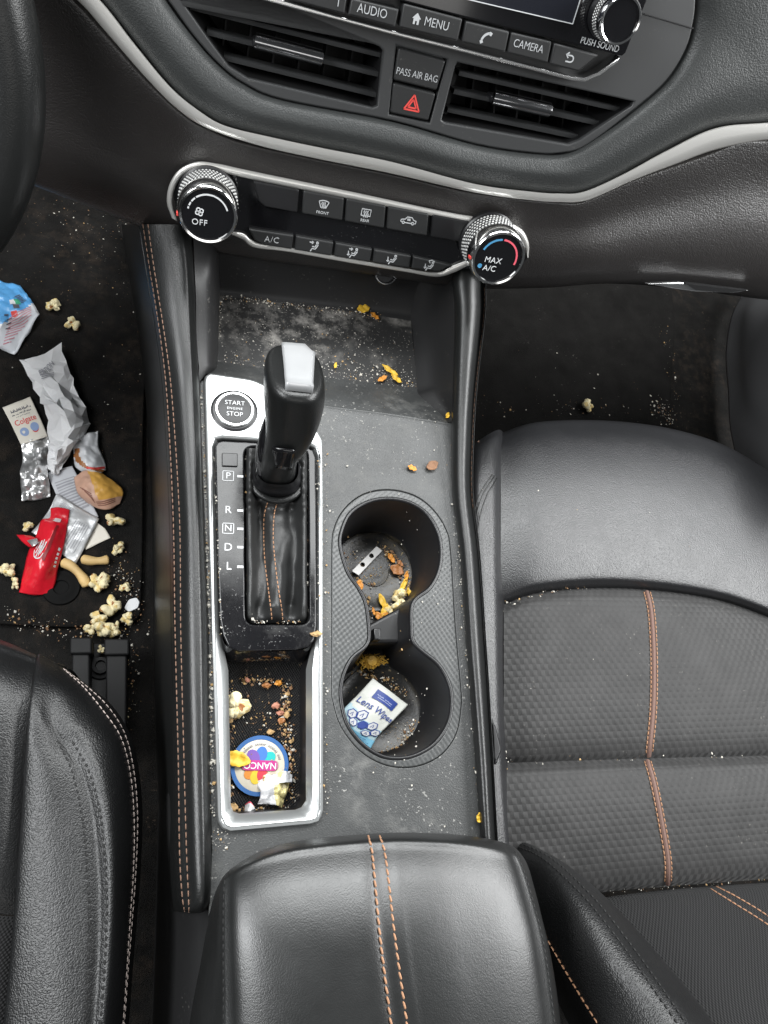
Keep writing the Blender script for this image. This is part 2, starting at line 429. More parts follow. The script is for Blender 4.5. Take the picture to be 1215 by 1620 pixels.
su = [(88, -60), (158, 0), (214, 71), (270, 138), (316, 176), (357, 199), (430, 217), (510, 234), (620, 256), (752, 291), (840, 303), (883, 306), (924, 303), (985, 276), (1055, 238), (1131, 203), (1215, 194), (1340, 186)]
sl = [(48, -60), (122, 0), (168, 51), (230, 122), (280, 172), (328, 203), (408, 230), (500, 251), (620, 275), (752, 305), (840, 317), (883, 320), (929, 317), (1000, 286), (1070, 259), (1135, 236), (1215, 221), (1340, 212)]
sec = []
for t, h in ((0, .008), (0, .0225), (.03, .0250), (.06, .0258), (.5, .0258), (.94, .0250), (.97, .0244), (1., .0215), (1., .006)):
    sec.append([D.px(a[0] + (b[0] - a[0]) * t, a[1] + (b[1] - a[1]) * t, h) for a, b in zip(su, sl)])
build('trim_strip', MB().grid(np.swapaxes(np.array([cr(np.array(r_), 10) for r_ in sec]), 0, 0)), M_STRIP, dash, angle=50)

# glove box seam and lamp on its underside
gb = MB().tube(cr([D.px(u, v, .0135) for u, v in ((1035, 415), (1060, 411), (1100, 407), (1160, 408), (1230, 413))], 8), .0007, 6)
build('glove_box_seam', gb, M_BLKM, dash)
pl = Plane(D.px(1090, 455, .012), (1, 0, 0), (0, .9659, -.2588)); pl = Plane(pl.o, pl.ex, np.cross(np.array((0, -.35, .94)), pl.ex))
o = plate('courtesy_lamp', [(1022, 449), (1075, 447), (1120, 452), (1185, 460), (1160, 464), (1100, 462), (1060, 456)], D, .004, M_CHROMES, dash, h=.016, bevel=.001)
build('lamp_lens', plate_mb(MB(), [(1085, 449), (1120, 453), (1182, 460), (1150, 463), (1100, 459)], D, .004, h=.0185), M_BLKM, o)

# bezel plate with openings for vents and switches
bez = [(235, -70), (265, -1), (306, 56), (347, 102), (388, 133), (449, 158), (620, 191), (752, 228), (843, 242), (888, 242), (929, 230), (1005, 172), (1055, 127), (1086, 76), (1098, 30), (1101, -1), (1100, -80)]
bez_s = [tuple(p) for p in cr(np.array(bez[1:-1]), 5)]; bez_s = [bez[0]] + bez_s + [bez[-1]]
vl = [(258, -66), (600, 74), (606, 80), (597, 168), (590, 171), (392, 124), (362, 105), (327, 58), (292, 8)]
vr = [(724, 99), (1003, 161), (1000, 168), (918, 222), (900, 229), (704, 194), (699, 190), (721, 104)]
sw = [(627, 72), (708, 94), (680, 195), (616, 181)]
HB = .018
o = plate('bezel', bez_s, D, .006, M_SATIN, dash, holes=[vl, vr, sw], bevel=.0012, h=HB)
o2 = MB().tube(cr([D.px(u, v, HB + .001) for u, v in ((1019, 22), (1050, 31), (1097, 45))], 4), .0005, 5)
build('bezel_seam', o2, M_BLKM, dash)
# backing behind switches
def button(px, pl, h, thick, m, parent, bev=.0012, name='button', r=.08):
    c = np.mean(np.array(px), 0); px = [tuple(c + (np.array(p) - c) * .985) for p in px]
    return plate(name, rnd_poly(px, r, 3), pl, thick, m, parent, bevel=bev, h=h)
b1 = button([(630, 75), (706, 96), (691, 144), (622, 127)], D, HB + .001, .012, M_BTN, dash, name='airbag_indicator')
t = text_mb(MB(), 'PASS AIR BAG', D, 660, 119, .0062, h=HB + .001, spacing=.95, sx=.84); build('lettering', t, M_LEGEND, b1, smooth=False)
b2 = button([(622, 131), (690, 148), (678, 192), (617, 179)], D, HB + .001, .012, M_BTN, dash, name='hazard_button')
tri = [(-.5, -.4), (0, .5), (.5, -.4), (-.5, -.4), (-.4, -.22)]
def tri_lines(s): return [[(x * s, y * s) for x, y in ((-.5, -.38), (0, .5))], [(x * s, y * s) for x, y in ((0, .5), (.5, -.38))], [(x * s, y * s) for x, y in ((.5, -.38), (-.5, -.38))]]
t = strokes(MB(), tri_lines(1.0) + [[(x, y - .03) for x, y in l] for l in tri_lines(.55)], D, 653, 164, .0112, h=HB + .001, wd=.09); build('warning_triangle', t, M_RED, b2, smooth=False)
sb = MB(); plate_mb(sb, [(600, 60), (730, 90), (700, 210), (600, 195)], D, .004, h=-.004); build('switch_backing', sb, M_BLKM, dash, smooth=False)

# air vents
def vent(label, opening, slats, tab, vanes):
    c = D.px(*np.mean(np.array(opening), 0), h=-.03)
    t = thing('air_vent', label, 'air vent', c, 'dashboard air vents')
    m = MB(); A = np.array([D.ab(u, v, HB) for u, v in opening]); cc = A.mean(0)
    ring = lambda k, h: np.array([D.w(*(cc + (a - cc) * k), h) for a in A])
    R = np.stack([ring(1.0, HB - .004), ring(.99, 0.), ring(.96, -.03), ring(.95, -.04)])
    m.grid(R, True, flip=True); m.fan(R[-1])
    build('housing', m, M_BLKM, t, angle=30)
    for (a, b) in slats:
        p0, p1 = D.px(*a, h=.006), D.px(*b, h=.006); m = MB()
        e = (p1 - p0) / np.linalg.norm(p1 - p0); prof = [(.0018, .004), (.0024, .002), (.002, 0), (.0014, -.012), (-.0006, -.012), (-.0016, 0), (-.001, .003)]
        V = np.stack([np.array([p + D.ey * y + D.n * z for y, z in prof]) for p in (p0, p1)]); m.grid(V, True)
        build('slat', m, M_SLAT, t, angle=50)
    for (a, b) in vanes:
        p0, p1 = D.px(*a, h=-.014), D.px(*b, h=-.014); m = MB(); d = (p1 - p0) / 2
        m.box((p0 + p1) / 2 - D.n * .008, d, D.ex * .0007, D.n * .008); build('vane', m, M_BLKM, t, smooth=False)
    (a, b, c2, d2) = tab; m = MB()
    plate_mb(m, rnd_poly([a, b, c2, d2], .3, 4), D, .012, h=.015, bevel=.002)
    o = build('adjuster_tab', m, M_BLK, t)
    ma, mb_ = np.array(a) * .8 + np.array(d2) * .2, np.array(b) * .8 + np.array(c2) * .2
    P = cr([D.px(*(ma + (mb_ - ma) * k), h=.0165 + .001 * math.sin(k * math.pi)) for k in (0.03, .1, .5, .9, .97)], 4)
    build('chrome_edge', MB().tube(P, [.0022] + [.0048] * (len(P) - 2) + [.0022], 12), M_DCHR, o)
    return t
vent('wide air vent with chrome tab, nearer the steering wheel', vl, [((301, 11), (602, 87)), ((327, 51), (600, 118)), ((354, 91), (598, 151))],
     ((400, 60), (514, 90), (512, 104), (399, 76)), [((x, 10 + (x - 330) * .25), (x - 12, 100 + (x - 330) * .25)) for x in (360, 400, 440, 480, 520, 560)])
vent('narrower pointed air vent with chrome tab, beside the airbag indicator', vr, [((724, 115), (978, 173)), ((716, 144), (950, 196)), ((706, 173), (914, 217))],
     ((777, 150), (873, 172), (871, 186), (776, 165)), [((x, 95 + (x - 720) * .23), (x - 10, 195 + (x - 720) * .22)) for x in (752, 788, 824, 860, 896, 932)])

# ------------------------------------------------------------------ infotainment unit
inf = thing('infotainment_unit', 'black glossy touchscreen unit with buttons and round sound knob', 'infotainment unit', D.px(750, 10, HB))
HS = .030
plate('screen_panel', [(380, -160), (1060, -110), (1023, 2), (990, 84), (984, 89), (735, 28), (640, 3), (540, -22), (440, -48)], D, .012, M_GLOSSC, inf, h=HS, bevel=.001)
o = plate('display', [(480, -130), (950, -100), (906, 38), (752, 2), (600, -34)], D, .001, M_SCREEN, inf, h=HS + .0012)
fr = strokes(MB(), [[(0, 0), (1, 0)]], D, 0, 0, 0) if False else MB()
for a, b in (((690, -13), (752, 2)), ((752, 2), (906, 38)), ((906, 38), (935, -55))):
    fr.tube([D.px(*a, h=HS + .0014), D.px(*b, h=HS + .0014)], .00035, 5)
build('display_edge', fr, M_GREYP, inf)
tr = [(330, -30), (438, -3), (530, 24), (620, 48), (760, 83), (905, 121), (925, 123), (945, 115), (981, 90), (978, 99), (950, 120), (926, 130), (905, 128), (760, 90), (620, 55), (530, 31), (430, 4), (322, -24)]
plate('silver_trim', tr, D, .012, M_CHROMES, inf, h=HS - .001, bevel=.0008)
HBt = HS + .001
leg = []
for px, kind in (([(456, -32), (550, -5), (546, 23), (449, -2)], 'skip'), ([(556, -3), (632, 15), (626, 44), (550, 24)], 'AUDIO'), ([(638, 5), (733, 30), (725, 66), (631, 44)], 'MENU'),
                 ([(737, 33), (807, 50), (800, 84), (730, 67)], 'phone'), ([(809, 51), (874, 66), (867, 101), (802, 84)], 'CAMERA'), ([(877, 68), (949, 87), (916, 114), (869, 102)], 'back')):
    b = button(px, D, HBt, .010, M_BTN, inf)
    c = np.mean(np.array(px), 0); m = MB()
    if kind in ('AUDIO', 'CAMERA'): text_mb(m, kind, D, c[0] - 2, c[1] - 2, .0072 if kind == 'AUDIO' else .0066, h=HBt, sx=.86)
    elif kind == 'MENU':
        text_mb(m, kind, D, c[0] + 9, c[1] + 2, .0072, h=HBt, sx=.86)
        a0 = D.ab(c[0] - 23, c[1] - 6, HBt)
        m.add([D.w(a0[0] + x * .0030, a0[1] + y * .0032, HBt + .0004) for x, y in ((-1, .1), (0, 1.1), (1, .1), (.65, .1), (.65, -.9), (.2, -.9), (.2, -.3), (-.2, -.3), (-.2, -.9), (-.65, -.9), (-.65, .1))], [tuple(range(11))[::-1]])
    elif kind == 'phone': strokes(m, [arc(.5, -.5, .9, 100, 170)], D, c[0], c[1], .0062, h=HBt, wd=.22); strokes(m, [[(.28, .42), (.6, .3)], [(-.45, -.35), (-.3, -.62)]], D, c[0], c[1], .0062, h=HBt, wd=.32)
    elif kind == 'back': strokes(m, [[(-.6, .4), (.2, .4)] + arc(.2, 0, .4, 90, -90, 10) + [(-.5, -.4)], [(-.25, .75), (-.65, .4), (-.25, .05)]], D, c[0] - 2, c[1], .0048, h=HBt, wd=.17)
    else: text_mb(m, '▸▸|', D, c[0] + 28, c[1] - 2, .009, h=HBt)
    build('legend', m, M_LEGEND, b, smooth=False)
m = text_mb(MB(), 'PUSH SOUND', D, 949, 71, .0056, h=HS, sx=.86); build('lettering', m, M_LEGEND, inf, smooth=False)

def knurl(mb, pl, c, r, h0, h1, n=64, rows=5):
    """ring of small pyramids"""
    for k in range(rows):
        hh = h0 + (h1 - h0) * (k + .5) / rows; dz = (h1 - h0) / rows * .42
        for i in range(n):
            t0 = (i + .5 * (k % 2)) * 2 * math.pi / n; da = math.pi / n * .86
            P = lambda t, rr, h: pl.w(c[0] + rr * math.cos(t), c[1] + rr * math.sin(t), h)
            mb.add([P(t0 - da, r, hh), P(t0, r, hh + dz), P(t0 + da, r, hh), P(t0, r, hh - dz), P(t0, r * 1.03, hh)], [(0, 4, 1), (1, 4, 2), (2, 4, 3), (3, 4, 0)])

def dial(parent, pl, face_px, hface, r, depth, part='dial_knob'):
    """a round control: body part with knurled grip, chrome ring and black face as sub-parts"""
    c = pl.ab(*face_px, h=hface); h0 = hface - depth
    body = build(part, MB().lathe([(r * 1.04, h0 - .002), (r * 1.04, h0 + .002), (r * .985, h0 + .003), (r * .985, hface - depth * .25), (0, hface - depth * .25)], pl, c), M_BLK, parent)
    g = MB().lathe([(r * .99, h0 + .003), (r * .99, h0 + depth * .62)], pl, c); nb_ = len(g.f); knurl(g, pl, c, r * .99, h0 + .004, h0 + depth * .6, 52, 5 if depth > .03 else 3); g.m = [0 if i_ < nb_ else 1 for i_ in range(len(g.f))]
    build('grip_ring', g, [M_BLKM, M_KNURL], body, smooth=False)
    build('chrome_ring', MB().lathe([(r * .99, h0 + depth * .6), (r * 1.01, h0 + depth * .66), (r * 1.01, h0 + depth * .80), (r * .97, hface - .0008), (r * .93, hface), (r * .86, hface - .0004), (r * .84, hface - .0022)], pl, c), M_CHROME, body, angle=50)
    build('dial_face', MB().lathe([(r * .86, hface - .0016), (0, hface - .0014)], pl, c), M_GLOSSC, body)
    return body, c
dial(inf, D, (983, 33), HS + .022, .0142, .019, 'volume_knob')

# ------------------------------------------------------------------ climate panel
cl = thing('climate_panel', 'glossy black climate control panel with two chrome dials', 'climate control', D.px(550, 350))
HC = .012
fp = [(272, 300), (280, 275), (300, 262), (330, 260), (380, 270), (560, 308), (760, 347), (815, 358), (834, 378), (836, 410), (815, 428), (770, 436), (740, 425), (690, 431), (560, 408), (412, 386), (375, 372), (330, 384), (285, 360)]
plate('faceplate', rnd_poly(fp, .3, 3), D, .016, M_GLOSS, cl, h=HC, bevel=.001)
def ribbon(name, inner, outer, h, m, parent, hh=.004):
    A = cr(np.array(inner, float), 5); B = cr(np.array(outer, float), 5); rows = []
    for t, dh in ((0, -hh * 2), (.0, -.001), (.25, 0), (.75, 0), (1., -.0012), (1.0, -hh * 2)):
        rows.append([D.px(*(a + (b - a) * t), h=h + dh) for a, b in zip(A, B)])
    return build(name, MB().grid(np.array(rows), flip=False), m, parent, angle=60)
ribbon('upper_trim', [(281, 350), (273, 325), (276, 300), (290, 277), (315, 267), (345, 271), (400, 284), (560, 316), (700, 345), (770, 358), (812, 370), (829, 390), (834, 408)],
       [(272, 345), (264, 320), (268, 292), (284, 268), (312, 256), (345, 259), (400, 271), (560, 304), (700, 334), (775, 347), (820, 359), (836, 382), (836, 408)], HC + .004, M_STRIP, cl)
ribbon('lower_trim', [(366, 366), (385, 369), (396, 378), (412, 385), (460, 392), (560, 410), (640, 424), (690, 431), (715, 421), (738, 412)],
       [(366, 371), (384, 379), (394, 388), (410, 393), (460, 399), (560, 417), (640, 430), (690, 438), (718, 431), (742, 419)], HC + .003, M_STRIP, cl)
def quad(x0, x1, ya, yb, top):
    """button quad between two slanted lines"""
    return [(x0, ya(x0)), (x1, ya(x1)), (x1 - 3, yb(x1 - 3)), (x0 - 3, yb(x0 - 3))]
ta = lambda x: 286 + (x - 398) * .186; tb = lambda x: 326 + (x - 411) * .182
ba = lambda x: 360 + (x - 393) * .175; bb = lambda x: 387 + (x - 412) * .160
HBC = HC + .005
seat_ic = [arc(.25, .62, .14, 0, 360, 10), [(.42, .35), (.2, -.1), (.05, -.35), (-.4, -.3), (-.62, -.75)], [(.15, .35), (-.02, -.05), (-.45, 0)]]
def arrow(x0, y0, x1, y1):
    d = np.array((x1 - x0, y1 - y0)); d /= np.linalg.norm(d); n = np.array((-d[1], d[0])); e = np.array((x1, y1))
    return [[(x0, y0), (x1, y1)], [tuple(e - d * .25 + n * .2), (x1, y1), tuple(e - d * .25 - n * .2)]]
icons = {
 'front': [[(-.8, .55), (-.4, .7), (0, .75), (.4, .7), (.8, .55)], [(-.8, .55), (-.4, -.4)], [(.8, .55), (.4, -.4)], [(-.4, -.4), (0, -.3), (.4, -.4)]] + [[(x, -.5), (x + .1, -.1), (x - .08, .2), (x, .5)] for x in (-.25, .0, .25)],
 'rear': [[(-.75, -.45), (-.75, .6), (.75, .6), (.75, -.45), (-.75, -.45)]] + [[(x, -.7), (x + .1, -.2), (x - .08, .1), (x, .4)] for x in (-.3, .0, .3)],
 'recirc': [[(-1.3, -.2), (-1.2, .1), (-.6, .2), (-.3, .6), (.5, .6), (.9, .2), (1.3, .1), (1.3, -.3), (1.0, -.35)], [(-1.3, -.2), (-1.0, -.35)], [(.6, -.35), (-.6, -.35)], arc(-.8, -.35, .2, 0, 360, 8), arc(.8, -.35, .2, 0, 360, 8), [(.35, .1), (-.2, .1), (-.2, .3), (.3, .3)]],
 'face': seat_ic + arrow(-.9, .6, -.3, .6), 'bilevel': seat_ic + arrow(-.9, .6, -.35, .6) + arrow(-.95, .3, -.85, -.45), 'feet': seat_ic + arrow(-.9, .4, -.8, -.4),
 'mix': seat_ic + arrow(-.9, .3, -.8, -.45) + [[(-.5, .8), (0, 1.0), (.5, .8)], [(-.4, .8), (-.2, .5)], [(.4, .8), (.2, .5)]]}
for x0, x1, kind in ((400, 474, ''), (480, 545, 'front'), (548, 611, 'rear'), (614, 679, 'recirc'), (684, 752, '')):
    px = quad(x0, x1, ta, tb, 1)
    if x0 == 400: px = [px[0], px[1], px[2], (418, tb(418)), (408, tb(408) - 8)]
    if x0 == 684: px = [px[0], px[1], (748, tb(748) - 14), (735, tb(735)), px[3]]
    b = button(px, D, HBC, .008, M_BTN if kind else M_BLK, cl)
    if kind:
        c = np.mean(np.array(px), 0); m = strokes(MB(), icons[kind], D, c[0] + 1, c[1] - 1, .0048, h=HBC, wd=.14)
        if kind in ('front', 'rear'): text_mb(m, kind.upper(), D, c[0] - 1, c[1] + 11, .0030, h=HBC, bold=.0)
        build('icon', m, M_GREYP, b, smooth=False)
for x0, x1, kind in ((393, 465, 'ac'), (468, 528, 'face'), (531, 589, 'bilevel'), (592, 651, 'feet'), (654, 715, 'mix')):
    px = quad(x0, x1, ba, bb, 0)
    if kind == 'ac': px = [(393, 362), px[1], px[2], (418, 388), (402, 380)]
    if kind == 'mix': px = [px[0], (716, 420), (695, 430), px[3]]
    b = button(px, D, HBC - .001, .008, M_BTN, cl)
    c = np.mean(np.array(px), 0); m = MB()
    if kind == 'ac': text_mb(m, 'A/C', D, c[0] + 2, c[1], .0066, h=HBC - .001, spacing=1.1)
    else: strokes(m, icons[kind], D, c[0] + 2, c[1] + 1, .0054, h=HBC - .001, wd=.14)
    build('icon', m, M_GREYP, b, smooth=False)
hf = HC + .040
k1, c1 = dial(cl, D, (329, 341), hf, .0212, .035)
m = MB(); R = .0212
strokes(m, [arc(0, 0, .66, 128, 20, 24), arc(0, 0, .66, 146, 132, 5), arc(0, 0, .66, 160, 150, 4), arc(0, 0, .66, 170, 164, 3)], D, 0, 0, R, h=hf - .0014, wd=.05, ab=c1)
for q in range(4): strokes(m, [[(x * .10 - .28, y * .10 + .06) for x, y in arc(.75 * math.cos(q * math.pi / 2 + .5), .75 * math.sin(q * math.pi / 2 + .5), .6, 0, 360, 10)]], D, 0, 0, R, h=hf - .0014, wd=.035, ab=c1)
text_mb(m, 'OFF', D, 0, 0, R * .28, h=hf - .0014, ab=(c1[0] - R * .26, c1[1] - R * .30), spacing=1.1); build('marking', m, M_WHITE, k1, smooth=False)
red = D.w(c1[0] - R * .98, c1[1] - R * .15, hf - .004); build('pointer', MB().box(red, D.ex * .0008, D.ey * .0009, D.n * .0022), M_RED, k1, smooth=False)
k2, c2 = dial(cl, D, (789, 410), hf, .0228, .035)
R = .0228; m = MB()
text_mb(m, 'MAX', D, 0, 0, R * .29, h=hf - .0014, ab=(c2[0] - R * .16, c2[1] - R * .10), spacing=1.05); text_mb(m, 'A/C', D, 0, 0, R * .29, h=hf - .0014, ab=(c2[0] - R * .20, c2[1] - R * .40), spacing=1.05)
build('lettering', m, M_WHITE, k2, smooth=False)
build('cold_arc', strokes(strokes(MB(), [arc(0, 0, .66, 160, 96, 14)], D, 0, 0, R, h=hf - .0014, wd=.06, ab=c2), [arc(-.58, -.35, .04, 0, 360, 8)], D, 0, 0, R, h=hf - .0014, wd=.08, ab=c2), M_BLUEP, k2, smooth=False)
build('hot_arc', strokes(MB(), [arc(0, 0, .66, 90, -12, 18)], D, 0, 0, R, h=hf - .0014, wd=.06, ab=c2), M_REDL, k2, smooth=False)
red = D.w(c2[0] - R * .98, c2[1] - R * .15, hf - .004); build('pointer', MB().box(red, D.ex * .0008, D.ey * .0009, D.n * .0022), M_RED, k2, smooth=False)

# ------------------------------------------------------------------ steering wheel
swp = thing('steering_wheel', 'black leather steering wheel rim at the top edge of the driver side', 'steering wheel', (-.30, .42, .17))
W3 = CAMP + ray(18, 105) * .43; t = math.radians(28)
WP = Plane(W3 - np.array((.185, 0, 0)), (1, 0, 0), (0, math.sin(t), math.cos(t)))
P = [WP.w(.185 * math.cos(a), .185 * math.sin(a)) for a in np.linspace(0, 2 * math.pi, 97)]
build('rim', MB().tube(P[:-1] + P[:2], .0185, 20, caps=False), M_LEAS, swp, angle=180)
m = MB().lathe([(.055, -.03), (.06, -.005), (.05, .008), (0, .012)], WP, (0, 0)); build('hub', m, M_BLK, swp)
for a in (math.pi, 1.5 * math.pi):
    m = MB().tube([WP.w(r * math.cos(a), r * math.sin(a), -.004) for r in (.04, .10, .182)], [.016, .013, .012], 10); build('spoke', m, M_BLK, swp)

# ------------------------------------------------------------------ centre console
con = thing('centre_console', 'black centre console with silver edged tray, cup holders and open front bin', 'centre console', Z(440, 900, -.28))
PZ = ZP(0.)
tray_out = [(322, 604), (324, 594), (332, 589), (400, 599), (428, 612), (488, 668), (503, 680), (511, 694), (512, 760), (512, 1282), (508, 1296), (496, 1304), (365, 1315), (352, 1312), (345, 1300), (335, 1000)]
cup_out = [(525, 870), (529, 835), (545, 805), (575, 782), (615, 775), (655, 784), (685, 806), (706, 838), (713, 872), (720, 985), (729, 1085), (730, 1115), (722, 1160), (700, 1192), (670, 1209), (638, 1214), (604, 1208), (569, 1187), (540, 1150), (527, 1110), (525, 1085), (525, 980)]
cup_out = [tuple(p) for p in cr(np.array(cup_out, float), 4, True)]
plate_px = [(316, 604), (327, 606), (340, 1000), (350, 1296), (356, 1306), (366, 1309), (492, 1299), (502, 1294), (506, 1282), (506, 760), (505, 698), (498, 686), (484, 672), (440, 634), (425, 627), (520, 642), (620, 654), (718, 670), (718, 780), (729, 875), (739, 1020), (753, 1200), (764, 1340), (766, 1450), (330, 1450), (335, 1344), (331, 1180), (330, 1000), (323, 820), (318, 700)]
shrink = lambda loop, k: [tuple(np.mean(np.array(loop), 0) + (np.array(p) - np.mean(np.array(loop), 0)) * k) for p in loop]
plate('top_plate', plate_px, PZ, .006, M_PLATE, con, holes=[shrink(cup_out, 1.004)], bevel=.0006)

# bin at the front
def rowz(*p): return [Z(*q) for q in p]
binr = [rowz((316, 612, -.0010), (420, 650, -.0010), (520, 680, -.0010), (620, 694, -.0010), (718, 700, -.0010)), rowz((316, 606, .0002), (420, 632, .0003), (520, 651, .0003), (620, 664, .0003), (718, 680, .0003)),
        rowz((323, 600, -.0005), (420, 621, -.0008), (520, 640, -.0008), (614, 653, -.0008), (708, 668, -.0010)),
        rowz((330, 592, -.003), (420, 610, -.004), (520, 626, -.005), (610, 640, -.007), (694, 652, -.010)),
        rowz((342, 582, -.018), (420, 594, -.020), (520, 608, -.021), (600, 618, -.022), (664, 626, -.022)),
        rowz((344, 572, -.026), (420, 583, -.026), (520, 597, -.026), (600, 607, -.026), (660, 615, -.026))]
build('bin_lip', MB().grid(dense(binr, 5, 5)), M_PLATE, con, angle=180)
flo = [binr[-1], rowz((346, 530, -.028), (420, 540, -.028), (520, 553, -.028), (600, 563, -.028), (656, 570, -.028)),
       rowz((348, 468, -.031), (420, 476, -.031), (520, 489, -.031), (600, 500, -.031), (650, 507, -.031))]
build('bin_floor', MB().grid(dense(flo, 5, 5)), M_BIN, con, angle=180)
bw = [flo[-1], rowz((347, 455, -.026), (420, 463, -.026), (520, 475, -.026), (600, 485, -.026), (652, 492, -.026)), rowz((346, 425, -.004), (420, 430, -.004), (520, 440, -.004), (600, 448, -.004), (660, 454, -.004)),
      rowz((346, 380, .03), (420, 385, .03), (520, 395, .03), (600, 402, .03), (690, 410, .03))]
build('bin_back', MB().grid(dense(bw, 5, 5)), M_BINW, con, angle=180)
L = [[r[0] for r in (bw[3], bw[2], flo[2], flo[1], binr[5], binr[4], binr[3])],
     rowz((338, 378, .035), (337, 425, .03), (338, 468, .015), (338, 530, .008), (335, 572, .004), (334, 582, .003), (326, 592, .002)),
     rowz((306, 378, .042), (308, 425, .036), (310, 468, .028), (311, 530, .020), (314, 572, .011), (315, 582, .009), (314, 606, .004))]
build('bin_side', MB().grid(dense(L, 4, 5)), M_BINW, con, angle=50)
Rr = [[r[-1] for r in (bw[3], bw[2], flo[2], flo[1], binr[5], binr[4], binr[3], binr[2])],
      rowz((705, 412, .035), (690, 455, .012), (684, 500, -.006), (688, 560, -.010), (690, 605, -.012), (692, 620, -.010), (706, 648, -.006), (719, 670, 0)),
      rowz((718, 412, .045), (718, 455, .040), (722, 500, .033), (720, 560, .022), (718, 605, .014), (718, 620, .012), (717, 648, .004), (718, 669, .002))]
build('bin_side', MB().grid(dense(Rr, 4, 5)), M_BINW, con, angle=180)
# bolsters
def bolster(st, left, label=None):
    rows = []
    for s in st:
        v, a, b, c, d, z = s
        if left: rows.append([Z(a - 34 if v < 1300 else a - 30, v, -.28), Z(a - 12, v, z - .06), Z(a - 5, v, z - .024), Z(a, v, z - .0125), Z(b, v, z - .0075), Z((b + c) / 2, v, z - .0015), Z(c, v, z), Z((c + d) / 2, v, z - .0025), Z(d, v, z - .010), Z(d + 2, v, z - .03)])
        else: rows.append([Z(a - 1, v, z - .03), Z(a, v, z - .011), Z(a + (c - a) * .4, v, z - .0025), Z(c, v, z), Z(c + (d - c) * .6, v, z - .003), Z(d, v, z - .010), Z(d + 2, v, z - .03), Z(d - 10, v, -.28)])
    return rows
stL = [(355, 226, 234, 280, 301, .055), (420, 236, 243, 290, 307, .045), (542, 255, 262, 297, 311, .03), (640, 265, 273, 302, 316, .02), (820, 274, 284, 310, 323, .013), (1000, 277, 286, 314, 330, .011), (1200, 282, 291, 317, 332, .011), (1344, 284, 295, 320, 334, .011), (1415, 288, 298, 321, 333, .010)]
rl = bolster(stL, True)
end = [Z(258, 1440, -.28), Z(279, 1440, -.06), Z(287, 1441, -.022), Z(292, 1440, -.006), Z(299, 1441, -.001), Z(305, 1443, .001), Z(315, 1443, .0015), Z(322, 1441, 0), Z(328, 1437, -.008), Z(330, 1430, -.02)]
end2 = [p + np.array((0, -.002, -.016)) for p in end]
rl += [end, end2]
V = dense(rl, 8, 5)
bo = build('side_bolster', MB().grid(V), M_LEAS, con, angle=180)
m = MB(); nn = len(stL) * 8
stitches(m, V[:nn + 6, 15], .0048, r=.00038); stitches(m, V[:nn + 6, 20], .0048, r=.00038)
build('stitching', m, M_THRP, bo)
stR = [(410, 712, 0, 745, 768, .062), (455, 717, 0, 745, 766, .055), (500, 720, 0, 745, 765, .047), (617, 717, 0, 737, 752, .027), (700, 715, 0, 733, 747, .017), (780, 716, 0, 733, 746, .012), (875, 727, 0, 743, 757, .011), (1020, 737, 0, 753, 767, .011), (1078, 742, 0, 757, 771, .011), (1200, 751, 0, 766, 778, .011), (1327, 760, 0, 773, 785, .011), (1420, 767, 0, 780, 792, .011)]
V = dense(bolster(stR, False), 8, 5)
bo = build('side_bolster', MB().grid(V), M_LEAS, con, angle=180)
build('stitching', stitches(MB(), V[8:44, 25], .0048), M_THRP, bo)
# rear side panel beneath the armrest, and carcass under the plate
V = dense([rowz((300, 1150, -.03), (276, 1150, -.06), (262, 1150, -.2), (258, 1150, -.28)), rowz((305, 1300, -.02), (272, 1300, -.05), (256, 1300, -.2), (250, 1300, -.28)),
           rowz((330, 1450, -.01), (290, 1450, -.05), (254, 1450, -.2), (246, 1450, -.28)), rowz((340, 1620, -.01), (285, 1620, -.05), (248, 1620, -.2), (240, 1620, -.28)), rowz((345, 1800, -.01), (280, 1800, -.05), (240, 1800, -.2), (232, 1800, -.28))], 5, 5)
build('side_panel', MB().grid(V), M_BINW, con, angle=180)
# power socket ring below the climate panel
so = Plane(D.px(611, 431, -.024), (1, 0, 0), (0, math.sin(math.radians(50)), math.cos(math.radians(50))))
m = MB(); m.tube([so.w(.0098 * math.cos(a), .0098 * math.sin(a)) for a in np.linspace(0, 2 * math.pi, 41)], .0011, 8, caps=False)
o = build('power_socket', m, M_DCHR, con, angle=180)
build('socket_cap', MB().lathe([(.0095, -.012), (.0095, -.001), (0, -.001)], so, (0, 0), 32), M_BLK, o)

# silver tray frame: rim + sloping inner flank
tray_in = [(340, 702), (344, 697), (352, 696), (412, 700), (486, 706), (496, 712), (500, 722), (501, 800), (500, 960), (498, 1020), (486, 1045), (484, 1060), (482, 1268), (476, 1279), (466, 1284), (378, 1290), (368, 1286), (364, 1276), (358, 1050), (356, 1030), (349, 980), (343, 840)]
tb_ = MB(); plate_mb(tb_, [tuple(p) for p in rnd_poly(tray_out, .3, 3)], PZ, .006, [[(337, 706), (341, 694), (352, 692), (412, 696), (488, 702), (499, 708), (503, 722), (504, 1000), (505, 1280), (500, 1294), (490, 1297), (366, 1308), (357, 1304), (351, 1290), (341, 1000)]], bevel=.0022, h=.005)
build('tray_bezel', tb_, M_TRAY, con)
h_ = [(337, 706), (341, 694), (352, 692), (412, 696), (488, 702), (499, 708), (503, 722), (504, 1000), (505, 1280), (500, 1294), (490, 1297), (366, 1308), (357, 1304), (351, 1290), (341, 1000)]
i_ = [(341, 708), (345, 699), (353, 697), (412, 700), (484, 706), (494, 712), (497, 724), (498, 1000), (483, 1266), (477, 1277), (467, 1281), (379, 1287), (369, 1284), (365, 1274), (349, 1000)]
h_ = np.array(h_, float); i_ = np.array(i_, float)
